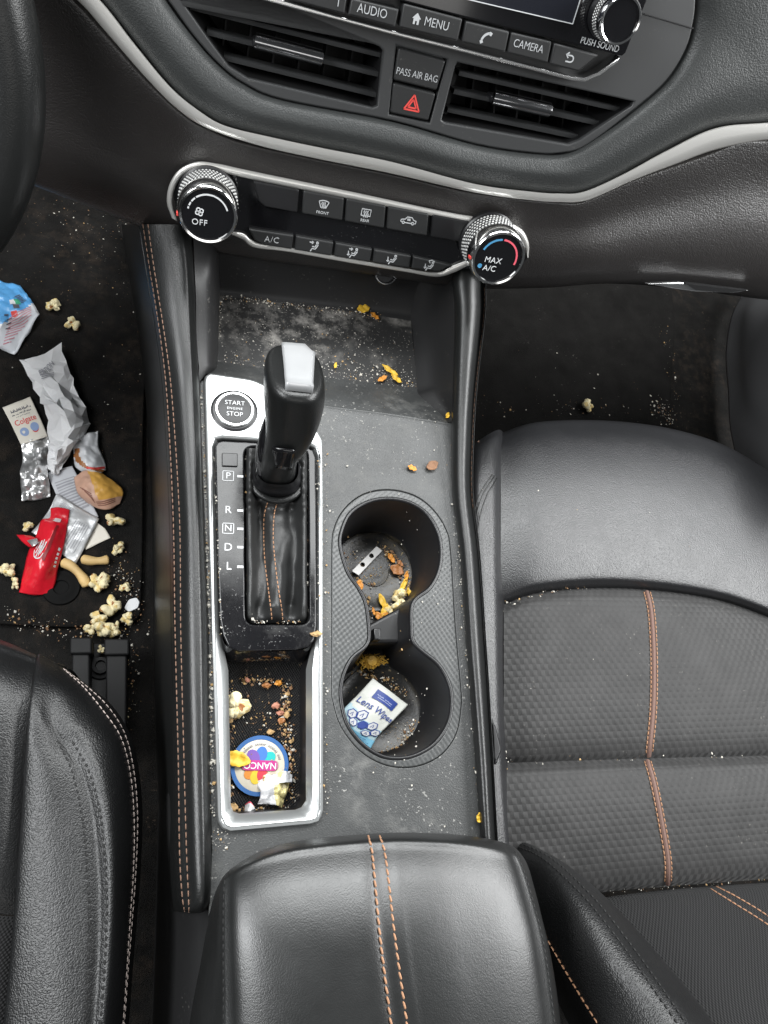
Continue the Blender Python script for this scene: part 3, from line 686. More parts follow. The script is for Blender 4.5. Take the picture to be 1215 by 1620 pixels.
# denser along the long sides so the flank follows the widening
def ins(P):
    out = []
    for k in range(len(P)):
        a, b = P[k], P[(k + 1) % len(P)]; n = max(1, int(np.linalg.norm(h_[k] - h_[(k + 1) % len(h_)]) / 30))
        for j in range(n): out.append(a + (b - a) * j / n)
    return np.array(out)
H, I = ins(h_), ins(i_)
for k in range(len(I)):
    if H[k][1] > 1015 and H[k][1] < 1285:
        s = min(1, (H[k][1] - 1015) / 40); I[k][0] = (361 + (I[k][1] - 1050) * .02) * s + I[k][0] * (1 - s) if H[k][0] < 430 else 484 * s + I[k][0] * (1 - s)
rows = [[Z(*p, .0035) for p in H], [Z(*(p + (q - p) * .5), .002) for p, q in zip(H, I)], [Z(*q, -.004) for q in I]]
fl_ = build('tray_flank', MB().grid(np.array(rows), True, flip=True), M_TRAY, con)
low_ = [Z(*q, -.004) for q in I]; c = np.mean(low_, 0)
rows = [low_, [c + (p - c) * np.array((.985, .99, 1)) + np.array((0, 0, -.026)) for p in low_]]
build('tray_well', MB().grid(np.array(rows), True, flip=True), M_BLK, con)
M_TFL = mat('tray_rubber_mat', (.020, .020, .021), .45, bumps=[('weave', 1, 1.0, .001, .0018)], dust=1.2, dust_col=(.22, .17, .12), dscale=300, smear=.1)
plate('tray_mat', [(346, 1020), (500, 1020), (500, 1320), (346, 1320)], ZP(-.029), .002, M_TFL, con, smooth=False)

# glossy gear panel with slot
slot = rnd_poly([(386, 706), (487, 708), (490, 988), (388, 988)], .16, 6)
gp = [(340, 706), (344, 699), (352, 697), (412, 700), (486, 707), (496, 713), (500, 724), (501, 990), (497, 1012), (488, 1023), (468, 1028), (378, 1030), (362, 1024), (353, 1005), (348, 980), (343, 840)]
M_GEAR = mat('dusty_piano_black', (.006, .006, .007), .14, spec=.35, dust=.7, dust_col=(.16, .16, .155), rvar=.25, dscale=600, smear=.30)
gear = plate('gear_panel', gp, PZ, .010, M_GEAR, con, holes=[slot], bevel=.0012, h=.006)
V = dense([rowz((349, 996, .004), (362, 1025, .0045), (420, 1030.5, .0045), (470, 1028.5, .0045), (490, 1022, .0045), (501, 996, .004)), rowz((350, 1006, -.006), (359, 1037, -.006), (420, 1041, -.006), (473, 1040, -.006), (489, 1031, -.006), (501, 1004, -.006)),
           rowz((352, 1010, -.018), (360, 1046, -.018), (420, 1049, -.018), (474, 1048, -.018), (486, 1039, -.018), (500, 1008, -.018)), rowz((354, 1008, -.030), (362, 1043, -.030), (420, 1045, -.030), (474, 1044, -.03), (484, 1034, -.03), (499, 1006, -.03))], 4, 4)
build('panel_nose', MB().grid(V), M_GLOSS, gear, angle=180)
m = MB(); HG = .006
for ch, u, v in (('P', 361, 753), ('R', 361, 807), ('N', 361, 836), ('D', 361, 866), ('L', 362, 896)):
    text_mb(m, ch, PZ, u, v, .0084 if ch not in 'PN' else .0074, h=HG, bold=.0)
    if ch in 'PN': strokes(m, [[(-.9, -1), (.9, -1), (1, -.9), (1, .9), (.9, 1), (-.9, 1), (-1, .9), (-1, -.9), (-.9, -1)]], PZ, u, v, .0040, h=HG, wd=.11)
for v in (754, 808, 837, 866, 897): a = PZ.ab(380, v, HG); m.box(PZ.w(a[0], a[1], HG + .0002), (.0022, 0, 0), (0, .0009, 0), (0, 0, .0003))
build('lettering', m, M_WHITE, gear, smooth=False)
plate('lock_cover', rnd_poly([(351, 716), (376, 717), (376, 738), (351, 737)], .1), PZ, .003, M_BLK, gear, h=.0072, bevel=.0006)
m = MB(); sl_ = np.array([PZ.ab(*p, h=.006) for p in slot]); cc = sl_.mean(0)
R = np.stack([[PZ.w(*(cc + (a - cc) * k), h) for a in sl_] for k, h in ((1.0, .0055), (.99, -.01), (.96, -.016))]); m.grid(R, True, flip=True); m.fan(R[-1])
build('slot_lining', m, M_BLKM, gear)

# start button in the silver plate
stb = MB().lathe([(.0155, .006), (.0155, .0075), (.0148, .0088), (.0135, .0088), (.0128, .0076)], PZ, PZ.ab(371, 649, .006), 48)
so = build('start_button', stb, M_CHROME, con, angle=50); c = PZ.ab(371, 649, .006)
build('button_face', MB().lathe([(.0131, .0078), (.010, .0084), (0, .0086)], PZ, c, 40), M_BTN, so)
build('surround', MB().lathe([(.0185, .0052), (.0172, .0062), (.0155, .0062)], PZ, c, 48), M_BLK, so)
m = text_mb(MB(), 'START', PZ, 0, 0, .0054, h=.0088, ab=(c[0], c[1] + .0048)); text_mb(m, 'STOP', PZ, 0, 0, .0054, h=.0088, ab=(c[0], c[1] - .0052))
text_mb(m, 'ENGINE', PZ, 0, 0, .003, h=.0088, ab=(c[0], c[1] - .0002), spacing=1.2, bold=0)
build('lettering', m, M_WHITE, so, smooth=False)

# cup holder insert
hole = [(536, 862), (540, 835), (553, 810), (580, 793), (612, 787), (648, 793), (678, 813), (696, 845), (700, 880), (694, 910), (680, 933), (660, 948), (653, 962), (653, 990), (655, 1012), (666, 1026), (695, 1050), (712, 1080), (717, 1110), (711, 1145), (690, 1177), (660, 1196), (630, 1202), (600, 1197), (569, 1176), (546, 1143), (537, 1100), (541, 1068), (555, 1040), (576, 1022), (582, 1006), (580, 975), (576, 953), (566, 932), (548, 905)]
hole = [tuple(p) for p in cr(np.array(hole, float), 4, True)]
ch = plate('cup_holder', cup_out, PZ, .006, M_CARBON, con, holes=[hole], bevel=.0009, h=.0005)
hab = np.array([PZ.ab(*p, h=.0005) for p in hole])
# inward offset by normal
def inset(P, d):
    T = np.roll(P, -1, 0) - np.roll(P, 1, 0); T /= np.linalg.norm(T, axis=1)[:, None]; N_ = np.stack([-T[:, 1], T[:, 0]], 1)
    s = 1 if ((P.mean(0) - P) * N_).sum() > 0 else -1
    return P + N_ * d * s
levels = [(0., .0012), (.0010, .0018), (.0022, .0012), (.0026, -.002), (.0045, -.03), (.0065, -.052), (.009, -.056)]
rows = [[PZ.w(*a, h) for a in inset(hab, d)] for d, h in levels]
build('rim_lip', MB().grid(np.array(rows[:4]), True), M_BLK, ch, angle=180)
build('well', MB().grid(np.array(rows[3:]), True), M_CUP, ch, angle=180)
c1_, c2_ = PZ.ab(618, 872, 0), PZ.ab(630, 1112, 0)
m = MB()
for cc, r in ((c1_, .036), (c2_, .037)):
    m.lathe([(r + .02, -.0562), (r, -.0560), (r - .001, -.0545), (r - .004, -.0545), (r - .005, -.0555), (.014, -.0555), (.0135, -.0548), (0, -.0546)], PZ, (cc[0] - .000, cc[1]), 48)
build('cup_floor', m, M_CUPF, ch, angle=50)
# neck saddle
nb = PZ.ab(617, 985, -.02); m = MB()
plate_mb(m, [(574, 992), (664, 944), (672, 1016), (574, 1018)], ZP(-.026), .030, bevel=.003)
o = build('cup_divider', m, M_CUP, ch)
m = MB(); plate_mb(m, [(591, 994), (602, 994), (602, 1012), (592, 1012)], ZP(-.012), .012, bevel=.001); build('divider_clip', m, M_BLK, ch)

# ------------------------------------------------------------------ gear lever
gl = thing('gear_lever', 'black leather gear lever with silver topped knob and stitched boot', 'gear lever', Z(440, 760, .0))
# sections: (u centre, v centre, z, half width m, half length m)
def sect(u, v, z, hw, hl, n=28, p=2.6, skew=0.):
    c = Z(u, v, z); a = np.arange(n) * 2 * math.pi / n; out = []
    for t in a:
        x, y = math.copysign(abs(math.cos(t)) ** (2 / p), math.cos(t)), math.copysign(abs(math.sin(t)) ** (2 / p), math.sin(t))
        out.append(c + np.array((x * hw, y * hl, skew * y * hl)))
    return out
S = [sect(438, 742, .018, .0150, .0145), sect(439, 736, .030, .0138, .0135), sect(441, 727, .042, .0130, .0135), sect(446, 710, .057, .0130, .0150), sect(456, 685, .071, .0158, .0185), sect(462, 655, .085, .0185, .0230, skew=-.1),
     sect(465, 624, .098, .0203, .0268, skew=-.25), sect(466, 598, .110, .0200, .0285, skew=-.33), sect(466, 588, .1155, .0184, .0270, skew=-.36), sect(466, 584, .1180, .0150, .0225, skew=-.38), sect(466, 583, .1188, .008, .013, skew=-.38)]
V = dense(S, 5, 2, True); m = MB().grid(V, True); m.fan(V[-1]); KNV = V
build('knob', m, M_LEAS, gl, angle=180)
# silver plate over the top, laid on the knob's skin
kb = MB().grid(KNV, True); kb.fan(KNV[-1]); kbv = BVHTree.FromPolygons([Vector(p) for p in kb.v], kb.f)
rows = []
for v0 in np.linspace(551.5, 618, 16):
    k = (v0 - 546) / 72; ul, ur = 446 + 7 * k, 496 - 4.5 * k; r = []
    for q in np.linspace(0, 1, 11):
        h = kbv.ray_cast(Vector(CAMP), Vector(ray(ul + (ur - ul) * q, v0 + (q - .5) * 4)).normalized())
        r.append(None if h[0] is None else np.array(h[0] + h[1] * .0016))
    rows.append(r)
rows = [[p if p is not None else next(x for x in r + rows[3] if x is not None) for p in r] for r in rows]
rows = [[p + np.array((0, .0012, -.0035)) for p in rows[0]]] + rows
V = np.array(rows); V[-1] += np.array((0, 0, -.0022)); V[-2] += np.array((0, 0, .0012)); V[:, 0, 2] -= .0008; V[:, -1, 2] -= .0008
build('trim_plate', MB().grid(V), M_CAP, gl, solid=.0022, angle=60)
m = MB(); S = [sect(438, 752, .004, .0195, .0185), sect(438, 748, .010, .0190, .018), sect(438, 744, .016, .0170, .016), sect(439, 738, .026, .0160, .0150)]
V = dense(S, 4, 2, True); col_ = build('collar', m.grid(V, True), M_BLK, gl, angle=180)
m = MB().tube([Z(438, 755, .006) + np.array((.0205 * math.cos(a), .0200 * math.sin(a), 0)) for a in np.linspace(0, 2 * math.pi, 49)], .0026, 10, caps=False); build('collar_ring', m, M_LEAS, gl, angle=180)
m = MB()
for u in (427, 450): stitches(m, [Z(u, 752, .018), Z(u, 772, .010), Z(u, 780, .0090)], .0040, up=(0, -.5, .6))
build('stitching', m, M_THR, col_)
m = MB(); S = [sect(438, 753, .005, .0180, .0170), sect(437, 738, .022, .0163, .0150), sect(436, 718, .040, .0148, .0125), sect(437, 694, .056, .0128, .0105), sect(441, 670, .068, .0105, .0085)]
V = dense(S, 4, 2, True); build('shaft', m.grid(V, True), M_GLOSSC, gl, angle=180)
kb.grid(V, True); kbv = BVHTree.FromPolygons([Vector(p) for p in kb.v], kb.f)
rows = []
for v0 in np.linspace(706, 737, 7):
    k = (v0 - 706) / 31; r = []
    for q in np.linspace(0, 1, 7):
        h = kbv.ray_cast(Vector(CAMP), Vector(ray(434 + 3 * k + (33 - 10 * k) * q, v0 + (q - .5) * 4)).normalized()); r.append(np.array(h[0] + h[1] * .0014))
    rows.append(r)
V = np.array(rows); rb = build('release_button', MB().grid(V), M_GLOSSC, gl, solid=.0016)
build('silver_mark', MB().tube([V[4, 2] + np.array((0, -.0006, .0006)), V[4, 5] + np.array((0, -.0006, .0006))], .0006, 6), M_WHITE, rb)
# boot: folded leather filling the slot, ridged along the middle, sunk on both sides
NX, NY = 49, 90; V = np.zeros((NY, NX, 3))
for i in range(NY):
    tv = i / (NY - 1); v = 986 - (986 - 709) * tv
    for j in range(NX):
        x = -1 + 2 * j / (NX - 1); u = 438 + x * 50.5
        up = min(1, max(0, (tv - .62) / .16)); lo = min(1, tv / .10); mid = lo * (1 - up)
        cx_ = .02 + .10 * math.sin(tv * 4.0) * (1 - up); xr = x - cx_ + .12
        ridge = .0085 * math.exp(-(xr / .26) ** 4) * (.55 + .45 * math.cos((tv - .05) * 5))
        val = -.0095 * (math.exp(-((xr - .52) / .20) ** 2) * (.6 + .4 * math.sin(tv * 9 + 1)) + math.exp(-((xr + .50) / .20) ** 2) * (.55 + .45 * math.sin(tv * 8 + 2.6)))
        roll = .0085 * math.exp(-((abs(x) - .84) / .15) ** 2)
        edge = max(0, 1 - (1 - abs(x)) / .10); endb = max(0, 1 - tv / .05)
        dcol = math.hypot((u - 438) / 44, (v - 752) / 40); cone = .003 * math.exp(-(dcol / 1.0) ** 4)
        z = .0005 + (ridge + val) * mid + roll * (.4 + .6 * lo) + cone + up * .001 - .007 * edge ** 2 - .006 * endb ** 2
        z += .0024 * noise.noise(Vector((x * 2.6, tv * 5, 3.1))) + .0013 * noise.noise(Vector((x * 5, tv * 13, 8.2))) + .0012 * up * math.sin(tv * 90) * math.exp(-((abs(x) - .6) / .4) ** 2)
        z += .0030 * math.sin(tv * 75 + x * .8) * math.exp(-((tv - .70) / .075) ** 2) * (1 - .4 * abs(x))
        V[i, j] = Z(u, v, z)
boot = build('boot', MB().grid(V), M_BOOT, gl, angle=180)
# boot stitching, two rows down the middle, resting on the boot skin
def on_skin(V, closed, pts_px, lift):
    mb = MB().grid(V, closed); bv = BVHTree.FromPolygons([Vector(p) for p in mb.v], mb.f); out = []
    for u, v in pts_px:
        h = bv.ray_cast(Vector(CAMP), Vector(ray(u, v)).normalized())
        if h[0] is not None: out.append(np.array(h[0] + Vector((0, 0, 1)) * lift))
    return out
m = MB()
for ln in ([(425, 790), (418, 815), (417, 850), (419, 890), (424, 930), (429, 970), (430, 984)], [(441, 790), (434, 812), (432, 850), (435, 890), (440, 930), (446, 968), (447, 984)]):
    P = on_skin(V, False, cr(np.array(ln, float), 8), .0003)
    if len(P) > 4: stitches(m, P, .0036, r=.00042)
build('stitching', m, M_THR, boot)

# ------------------------------------------------------------------ armrest
ar = thing('armrest', 'padded black leather armrest lid with double orange stitching', 'armrest', Z(600, 1500, 0))
Fu = [330, 345, 372, 450, 600, 720, 800, 826, 840]; Fv = [1450, 1402, 1370, 1335, 1319, 1321, 1335, 1354, 1390]
def arow(us, vs_, zs): return [Z(u, v, z) for u, v, z in zip(us, vs_, zs)]
rows = [arow([340, 352, 376, 452, 600, 718, 794, 818, 832], [1440, 1398, 1368, 1334, 1318, 1320, 1332, 1352, 1388], [0] * 9),
        arow(Fu, Fv, [.0, .025, .035, .04, .04, .04, .035, .025, .0]),
        arow([330, 343, 366, 450, 600, 720, 806, 832, 843], [1455, 1410, 1379, 1344, 1327, 1330, 1344, 1364, 1398], [.0, .035, .054, .062, .063, .062, .054, .035, .0]),
        arow([329, 341, 362, 450, 600, 720, 818, 838, 847], [1462, 1425, 1396, 1362, 1346, 1349, 1368, 1384, 1410], [.0, .038, .059, .0665, .068, .0665, .059, .038, .0]),
        arow([325, 338, 361, 452, 604, 722, 834, 850, 857], [1480, 1460, 1440, 1410, 1398, 1400, 1420, 1434, 1450], [.0, .038, .0645, .0740, .0760, .0740, .0645, .038, .0]),
        arow([318, 333, 362, 460, 613, 731, 852, 866, 872], [1520, 1510, 1500, 1490, 1485, 1487, 1495, 1505, 1515], [.0, .038, .0685, .0800, .0825, .0800, .0685, .038, .0]),
        arow([300, 319, 365, 470, 631, 750, 869, 882, 888], [1620] * 9, [.0, .038, .069, .0815, .0842, .0815, .069, .038, .0]),
        arow([284, 305, 368, 480, 652, 772, 888, 900, 905], [1780] * 9, [.0, .038, .068, .079, .081, .079, .068, .038, .0])]
V = dense(rows, 7, 12)
def groove(V, j, dep, wd, r0=0, r1=None):
    r1 = r1 or V.shape[0]
    for k in range(-wd, wd + 1):
        if 0 <= j + k < V.shape[1]: V[r0:r1, j + k, 2] -= dep * (1 - abs(k) / (wd + .7))
for j in (24, 72): groove(V, j, .0016, 1, 10)
jc = 48; groove(V, jc, .0018, 1, 8)
for r in range(6, V.shape[0]):
    V[r, jc - 2, 2] += .0006; V[r, jc + 2, 2] += .0006
lid = build('lid', MB().grid(V), M_ARM, ar, angle=180)
m = MB(); pxs = np.linspace(0, 1, 40)
for du in (-9, 9):
    P = on_skin(V, False, [(u + du * (1 + .5 * k / 40), v) for k, (u, v) in enumerate(cr(np.array(((591, 1322), (598, 1346), (604, 1398), (613, 1485), (631, 1620), (652, 1770)), float), 8))], .0002)
    stitches(m, P, .0047, r=.0006, fill=.76, slant=.0003)
build('stitching', m, M_THR, lid)
for j in (22, 74): build('edge_stitching', stitches(MB(), V[14:, j], .0040, r=.00035, lift=.0001), M_THRB, lid)

# ------------------------------------------------------------------ passenger seat
ps = thing('passenger_seat', 'black passenger seat with smooth leather front and scale patterned cushion', 'car seat', Z(1000, 1000, -.28))
U = [797, 850, 950, 1050, 1140, 1215, 1300]
fr0 = [(681, 668, 665, 676, 702, 745, 800), (690, 678, 676, 688, 714, 757, 812), (712, 704, 702, 714, 740, 782, 836), (770, 764, 762, 772, 796, 834, 880), (850, 846, 846, 852, 868, 900, 940), (920, 912, 906, 912, 928, 955, 990), (946, 930, 922, 928, 943, 968, 1003), (956, 938, 930, 935, 950, 976, 1011)]
zr = [-.082, -.071, -.062, -.055, -.053, -.056, -.062, -.071]
rows = [[Z(u, v, z) + np.array((0, 0, 0)) for u, v in zip(U, r)] for r, z in zip(fr0, zr)]
rows = [[p + np.array((0, .002, -.13)) for p in rows[0]], [p + np.array((0, .004, -.03)) for p in rows[0]]] + rows
for r in rows[2:]: r[0] = r[0] + np.array((0, 0, -.007))
V = dense(rows, 7, 7)
fp_ = build('front_pad', MB().grid(V), M_LEAP, ps, angle=180)
# crease at the upper-left corner
def fabric(r0, zs, vs_, name='cushion_panel', m_=M_FAB):
    rows = [[Z(u, v, z - (.004 if k == 0 else 0)) for k, (u, v) in enumerate(zip(U2, r))] for r, z in zip(vs_, zs)]
    V = dense(rows, 6, 7); return V
U2 = [797, 850, 950, 1050, 1140, 1215, 1300]
seam1 = [956, 938, 930, 935, 950, 976, 1011]; seam2 = [1206, 1205, 1202, 1199, 1197, 1195, 1193]
vs1 = [[s + (e - s) * t for s, e in zip(seam1, seam2)] for t in (0, .03, .1, .4, .8, .95, 1)]
V1 = fabric(0, (-.072, -.066, -.062, -.060, -.061, -.066, -.073), vs1); build('cushion_panel', MB().grid(V1), M_FAB, ps, angle=180)
U2 = [800, 855, 950, 1050, 1140, 1215, 1300]; seam3 = [1450, 1430, 1412, 1403, 1396, 1391, 1386]
vs2 = [[s + (e - s) * t for s, e in zip(seam2, seam3)] for t in (0, .04, .12, .4, .8, .95, 1)]
V2 = fabric(0, (-.073, -.066, -.061, -.058, -.062, -.070, -.082), vs2); build('cushion_panel', MB().grid(V2), M_FAB, ps, angle=180)
m = MB()
for du in (-5, 5):
    for Vv, ln in ((V1, ((1022, 932), (1030, 970), (1034, 1040), (1033, 1120), (1026, 1196))), (V2, ((1024, 1204), (1034, 1240), (1046, 1300), (1056, 1360), (1056, 1398)))):
        P = on_skin(Vv, False, [(u + du, v) for u, v in cr(np.array(ln, float), 8)], .0002); stitches(m, P, .0042, r=.0005, fill=.8)
build('stitching', m, M_THR, ps)
m = MB()
for Vv, ln in ((V1, ((1022, 932), (1030, 970), (1034, 1040), (1033, 1120), (1026, 1196))), (V2, ((1024, 1204), (1034, 1240), (1046, 1300), (1056, 1360), (1056, 1398)))):
    P = on_skin(Vv, False, cr(np.array(ln, float), 8), .0003)
    if len(P) > 4: m.tube(P, .0021, 8)
M_BAND = mat('brown_seam_tape', (.13, .075, .06), .75, bumps=[('noise', 1500, .3, .0005)])
build('seam_tape', m, M_BAND, ps)
# left bolster
bl = [rowz((742, 715, -.12), (746, 706, -.085), (768, 690, -.074), (788, 680, -.080), (797, 684, -.094)), rowz((742, 730, -.12), (747, 722, -.072), (770, 708, -.062), (788, 700, -.068), (797, 702, -.078)), rowz((742, 800, -.12), (747, 790, -.062), (772, 780, -.054), (789, 775, -.059), (797, 775, -.072)),
      rowz((745, 950, -.12), (752, 950, -.060), (777, 950, -.054), (792, 950, -.060), (798, 950, -.073)), rowz((752, 1150, -.12), (760, 1150, -.060), (783, 1150, -.056), (796, 1150, -.062), (801, 1150, -.074)), rowz((760, 1330, -.12), (768, 1330, -.062), (795, 1330, -.058), (807, 1330, -.064), (811, 1330, -.076)), rowz((765, 1420, -.12), (772, 1420, -.07), (805, 1420, -.065), (820, 1420, -.07), (826, 1420, -.08))]
V = dense(bl, 8, 6); sbl = build('side_bolster', MB().grid(V), M_LEAP, ps, angle=180)
m = MB()
for du in (0, 6):
    P = on_skin(V, False, cr(np.array(((749 + du, 702 - du * .3), (760 + du * .8, 692 - du * .2), (776, 684 - du * .5 + 2)), float), 6), .0003)
    if len(P) > 3: stitches(m, P, .0036, r=.0005)
build('stitching', m, M_THRP, sbl)
m = MB()
for du in (0, 7, 12):
    P = on_skin(V, False, cr(np.array(((786 - du * .6, 757 - du * .5), (770 - du, 785), (759 - du * .8, 820), (755 - du * .5, 860)), float), 6), .0001)
    if len(P) > 3: m.tube(P, .0007, 6)
build('piping', m, M_LEAS, sbl)
# backrest
br = [rowz((905, 1436, -.088), (950, 1421, -.086), (1050, 1408, -.084), (1140, 1401, -.083), (1215, 1396, -.082), (1320, 1390, -.082)), rowz((910, 1460, -.072), (960, 1440, -.070), (1055, 1424, -.068), (1140, 1416, -.067), (1220, 1410, -.066), (1330, 1402, -.066)),
      rowz((930, 1520, -.045), (990, 1500, -.042), (1070, 1486, -.04), (1150, 1480, -.038), (1230, 1470, -.037), (1340, 1460, -.036)), rowz((1000, 1620, .0), (1060, 1610, .003), (1120, 1605, .006), (1180, 1600, .007), (1250, 1595, .008), (1360, 1590, .01)), rowz((1080, 1760, .06), (1130, 1760, .062), (1180, 1760, .064), (1230, 1760, .065), (1300, 1760, .066), (1400, 1760, .068))]
VB = dense(br, 7, 7); bk = build('backrest', MB().grid(VB), M_FABB, ps, angle=180)
m = MB()
for du in (-4, 4):
    P = on_skin(VB, False, cr(np.array(((1128 + du, 1404 - du * .5), (1165 + du, 1425 - du), (1220 + du, 1460 - du), (1280, 1510 - du)), float), 8), .0003); stitches(m, P, .0042, r=.0006, fill=.8)
build('stitching', m, M_THR, bk)
bb_ = [rowz((800, 1350, -.12), (806, 1345, -.078), (814, 1338, -.066), (830, 1333, -.060), (845, 1338, -.066), (856, 1350, -.085), (862, 1360, -.12)),
       rowz((820, 1410, -.10), (826, 1400, -.055), (838, 1385, -.040), (865, 1364, -.026), (893, 1366, -.040), (912, 1382, -.062), (915, 1395, -.10)),
       rowz((846, 1500, -.09), (852, 1490, -.040), (868, 1465, -.018), (915, 1428, .006), (952, 1420, -.012), (974, 1436, -.038), (976, 1455, -.08)),
       rowz((880, 1580, -.07), (890, 1565, -.020), (912, 1540, .004), (972, 1508, .030), (1022, 1500, .012), (1048, 1518, -.012), (1046, 1540, -.06)),
       rowz((920, 1660, -.05), (935, 1640, .0), (962, 1615, .024), (1045, 1592, .052), (1105, 1596, .036), (1128, 1620, .012), (1122, 1640, -.04)),
       rowz((990, 1800, -.02), (1005, 1780, .03), (1040, 1760, .056), (1140, 1740, .082), (1200, 1750, .068), (1222, 1770, .04), (1215, 1780, -.01))]
VBB = dense(bb_, 8, 7); bo = build('backrest_bolster', MB().grid(VBB), M_LEA, ps, angle=180)
m = MB()
P = on_skin(VBB, False, cr(np.array(((852, 1460), (866, 1488), (890, 1530), (920, 1580), (948, 1625), (980, 1680)), float), 8), .0003); stitches(m, P, .0045, r=.0006)
build('stitching', m, M_THR, bo)
m = MB()
for du in (0, 14):
    P = on_skin(VBB, False, cr(np.array(((815 + du, 1338 - du * .1), (845 + du, 1350), (871 + du, 1368), (905 + du, 1400), (942 + du, 1440), (1004 + du, 1522), (1066 + du, 1611), (1100 + du, 1660)), float), 8), .0001); stitches(m, P, .0042, r=.0006, fill=.6)
build('dark_stitching', m, M_THRB, bo)

# belt buckle edge between console and passenger seat
m = MB(); plate_mb(m, rnd_poly([(776, 1132), (786, 1150), (795, 1186), (786, 1210), (780, 1200)], .2, 3), ZP(-.035), .02, bevel=.002)
o = build('seat_belt_buckle', m, M_BLK, loc=Z(785, 1170, -.045)); tag(o, 'black seat belt buckle wedged between console and passenger seat', 'seat belt buckle')

# ------------------------------------------------------------------ driver seat
ds = thing('driver_seat', 'black leather driver seat with rounded stitched side bolster', 'car seat', Z(60, 1350, -.28))
# stations along the bolster: v at (insert seam, inner, ridge seam, outer mid, outline)
ST = [((57, 1040, -.088), (62, 1040, -.086), (72, 1046, -.085), (84, 1052, -.085), (96, 1056, -.087), (104, 1060, -.094)),
      ((53, 1072, -.064), (64, 1074, -.062), (84, 1082, -.063), (106, 1090, -.066), (128, 1092, -.074), (136, 1084, -.086)),
      ((48, 1112, -.052), (62, 1124, -.051), (82, 1138, -.054), (118, 1140, -.055), (152, 1136, -.064), (172, 1116, -.084)),
      ((44, 1160, -.050), (68, 1172, -.0492), (104, 1178, -.054), (142, 1180, -.053), (178, 1172, -.064), (199, 1160, -.088)),
      ((40, 1215, -.052), (74, 1222, -.0485), (126, 1218, -.052), (160, 1222, -.050), (194, 1220, -.064), (213, 1218, -.090)),
      ((36, 1290, -.054), (76, 1290, -.0490), (144, 1284, -.050), (174, 1288, -.048), (202, 1288, -.064), (219, 1290, -.090)),
      ((31, 1370, -.054), (80, 1370, -.0482), (153, 1366, -.048), (180, 1370, -.046), (204, 1370, -.064), (216, 1375, -.090)),
      ((25, 1450, -.054), (84, 1450, -.0470), (156, 1450, -.046), (180, 1452, -.045), (200, 1452, -.064), (210, 1455, -.090)),
      ((18, 1535, -.054), (84, 1535, -.0452), (153, 1535, -.044), (176, 1536, -.044), (196, 1536, -.064), (203, 1538, -.090)),
      ((10, 1620, -.054), (84, 1620, -.0435), (147, 1620, -.042), (170, 1620, -.043), (190, 1620, -.064), (197, 1620, -.090)),
      ((0, 1760, -.054), (80, 1760, -.0405), (135, 1760, -.040), (160, 1760, -.042), (178, 1760, -.064), (185, 1760, -.09))]
rows = []
for s in ST:
    r = [Z(*p) for p in s]; r = [r[0] + np.array((0, 0, -.010))] + r + [r[-1] + np.array((.002, 0, -.03)), r[-1] + np.array((-.006, 0, -.14))]; rows.append(r)
first = [p + np.array((0, .004, -.02)) for p in rows[0]]; rows = [[p + np.array((0, 0, -.1)) for p in first], first] + rows
V = dense(rows, 7, 8)
for r_ in range(24, V.shape[0]): groove(V, 24, .0018 * min(1, (r_ - 24) / 22), 1, r_, r_ + 1)
sb_ = build('side_bolster', MB().grid(V), M_LEA, ds, angle=180)
m = MB()
for c_ in (47, 44): stitches(m, V[14:, c_], .0046, r=.00042, lift=.0003, up=(.25, .05, .95))
build('stitching', m, M_THRW, sb_)
m = MB()
for c_ in (22, 27): stitches(m, V[34:, c_], .0046, r=.0007, fill=.55, lift=.0000)
build('dark_stitching', m, M_THRB, sb_)
# insert to the left of the bolster seam
rows = [rowz((-120, 985, -.20), (-60, 1000, -.20), (0, 1012, -.20), (56, 1036, -.20)), rowz((-120, 985, -.094), (-60, 1000, -.094), (0, 1014, -.094), (57, 1037, -.096)), rowz((-120, 1004, -.074), (-60, 1018, -.074), (0, 1034, -.074), (55, 1052, -.078)), rowz((-120, 1060, -.058), (-60, 1066, -.058), (0, 1074, -.058), (50, 1088, -.064)),
        rowz((-120, 1130, -.054), (-60, 1130, -.054), (0, 1136, -.054), (46, 1140, -.061)), rowz((-130, 1260, -.058), (-60, 1260, -.057), (0, 1262, -.058), (38, 1262, -.065)), rowz((-130, 1400, -.066), (-60, 1400, -.064), (-10, 1400, -.064), (29, 1402, -.069)), rowz((-130, 1445, -.074), (-60, 1445, -.071), (-10, 1446, -.071), (25, 1448, -.074))]
build('front_pad', MB().grid(dense(rows, 6, 6)), M_LEA, ds, angle=180)
rows = [rowz((-130, 1447, -.074), (-60, 1447, -.072), (-10, 1448, -.072), (25, 1450, -.074)), rowz((-130, 1470, -.064), (-60, 1470, -.064), (-10, 1472, -.064), (24, 1474, -.069)), rowz((-130, 1560, -.062), (-60, 1560, -.062), (-15, 1560, -.062), (16, 1560, -.068)), rowz((-140, 1760, -.06), (-70, 1760, -.06), (-30, 1760, -.06), (0, 1760, -.066))]
build('cushion_panel', MB().grid(dense(rows, 6, 6)), M_FABB, ds, angle=180)

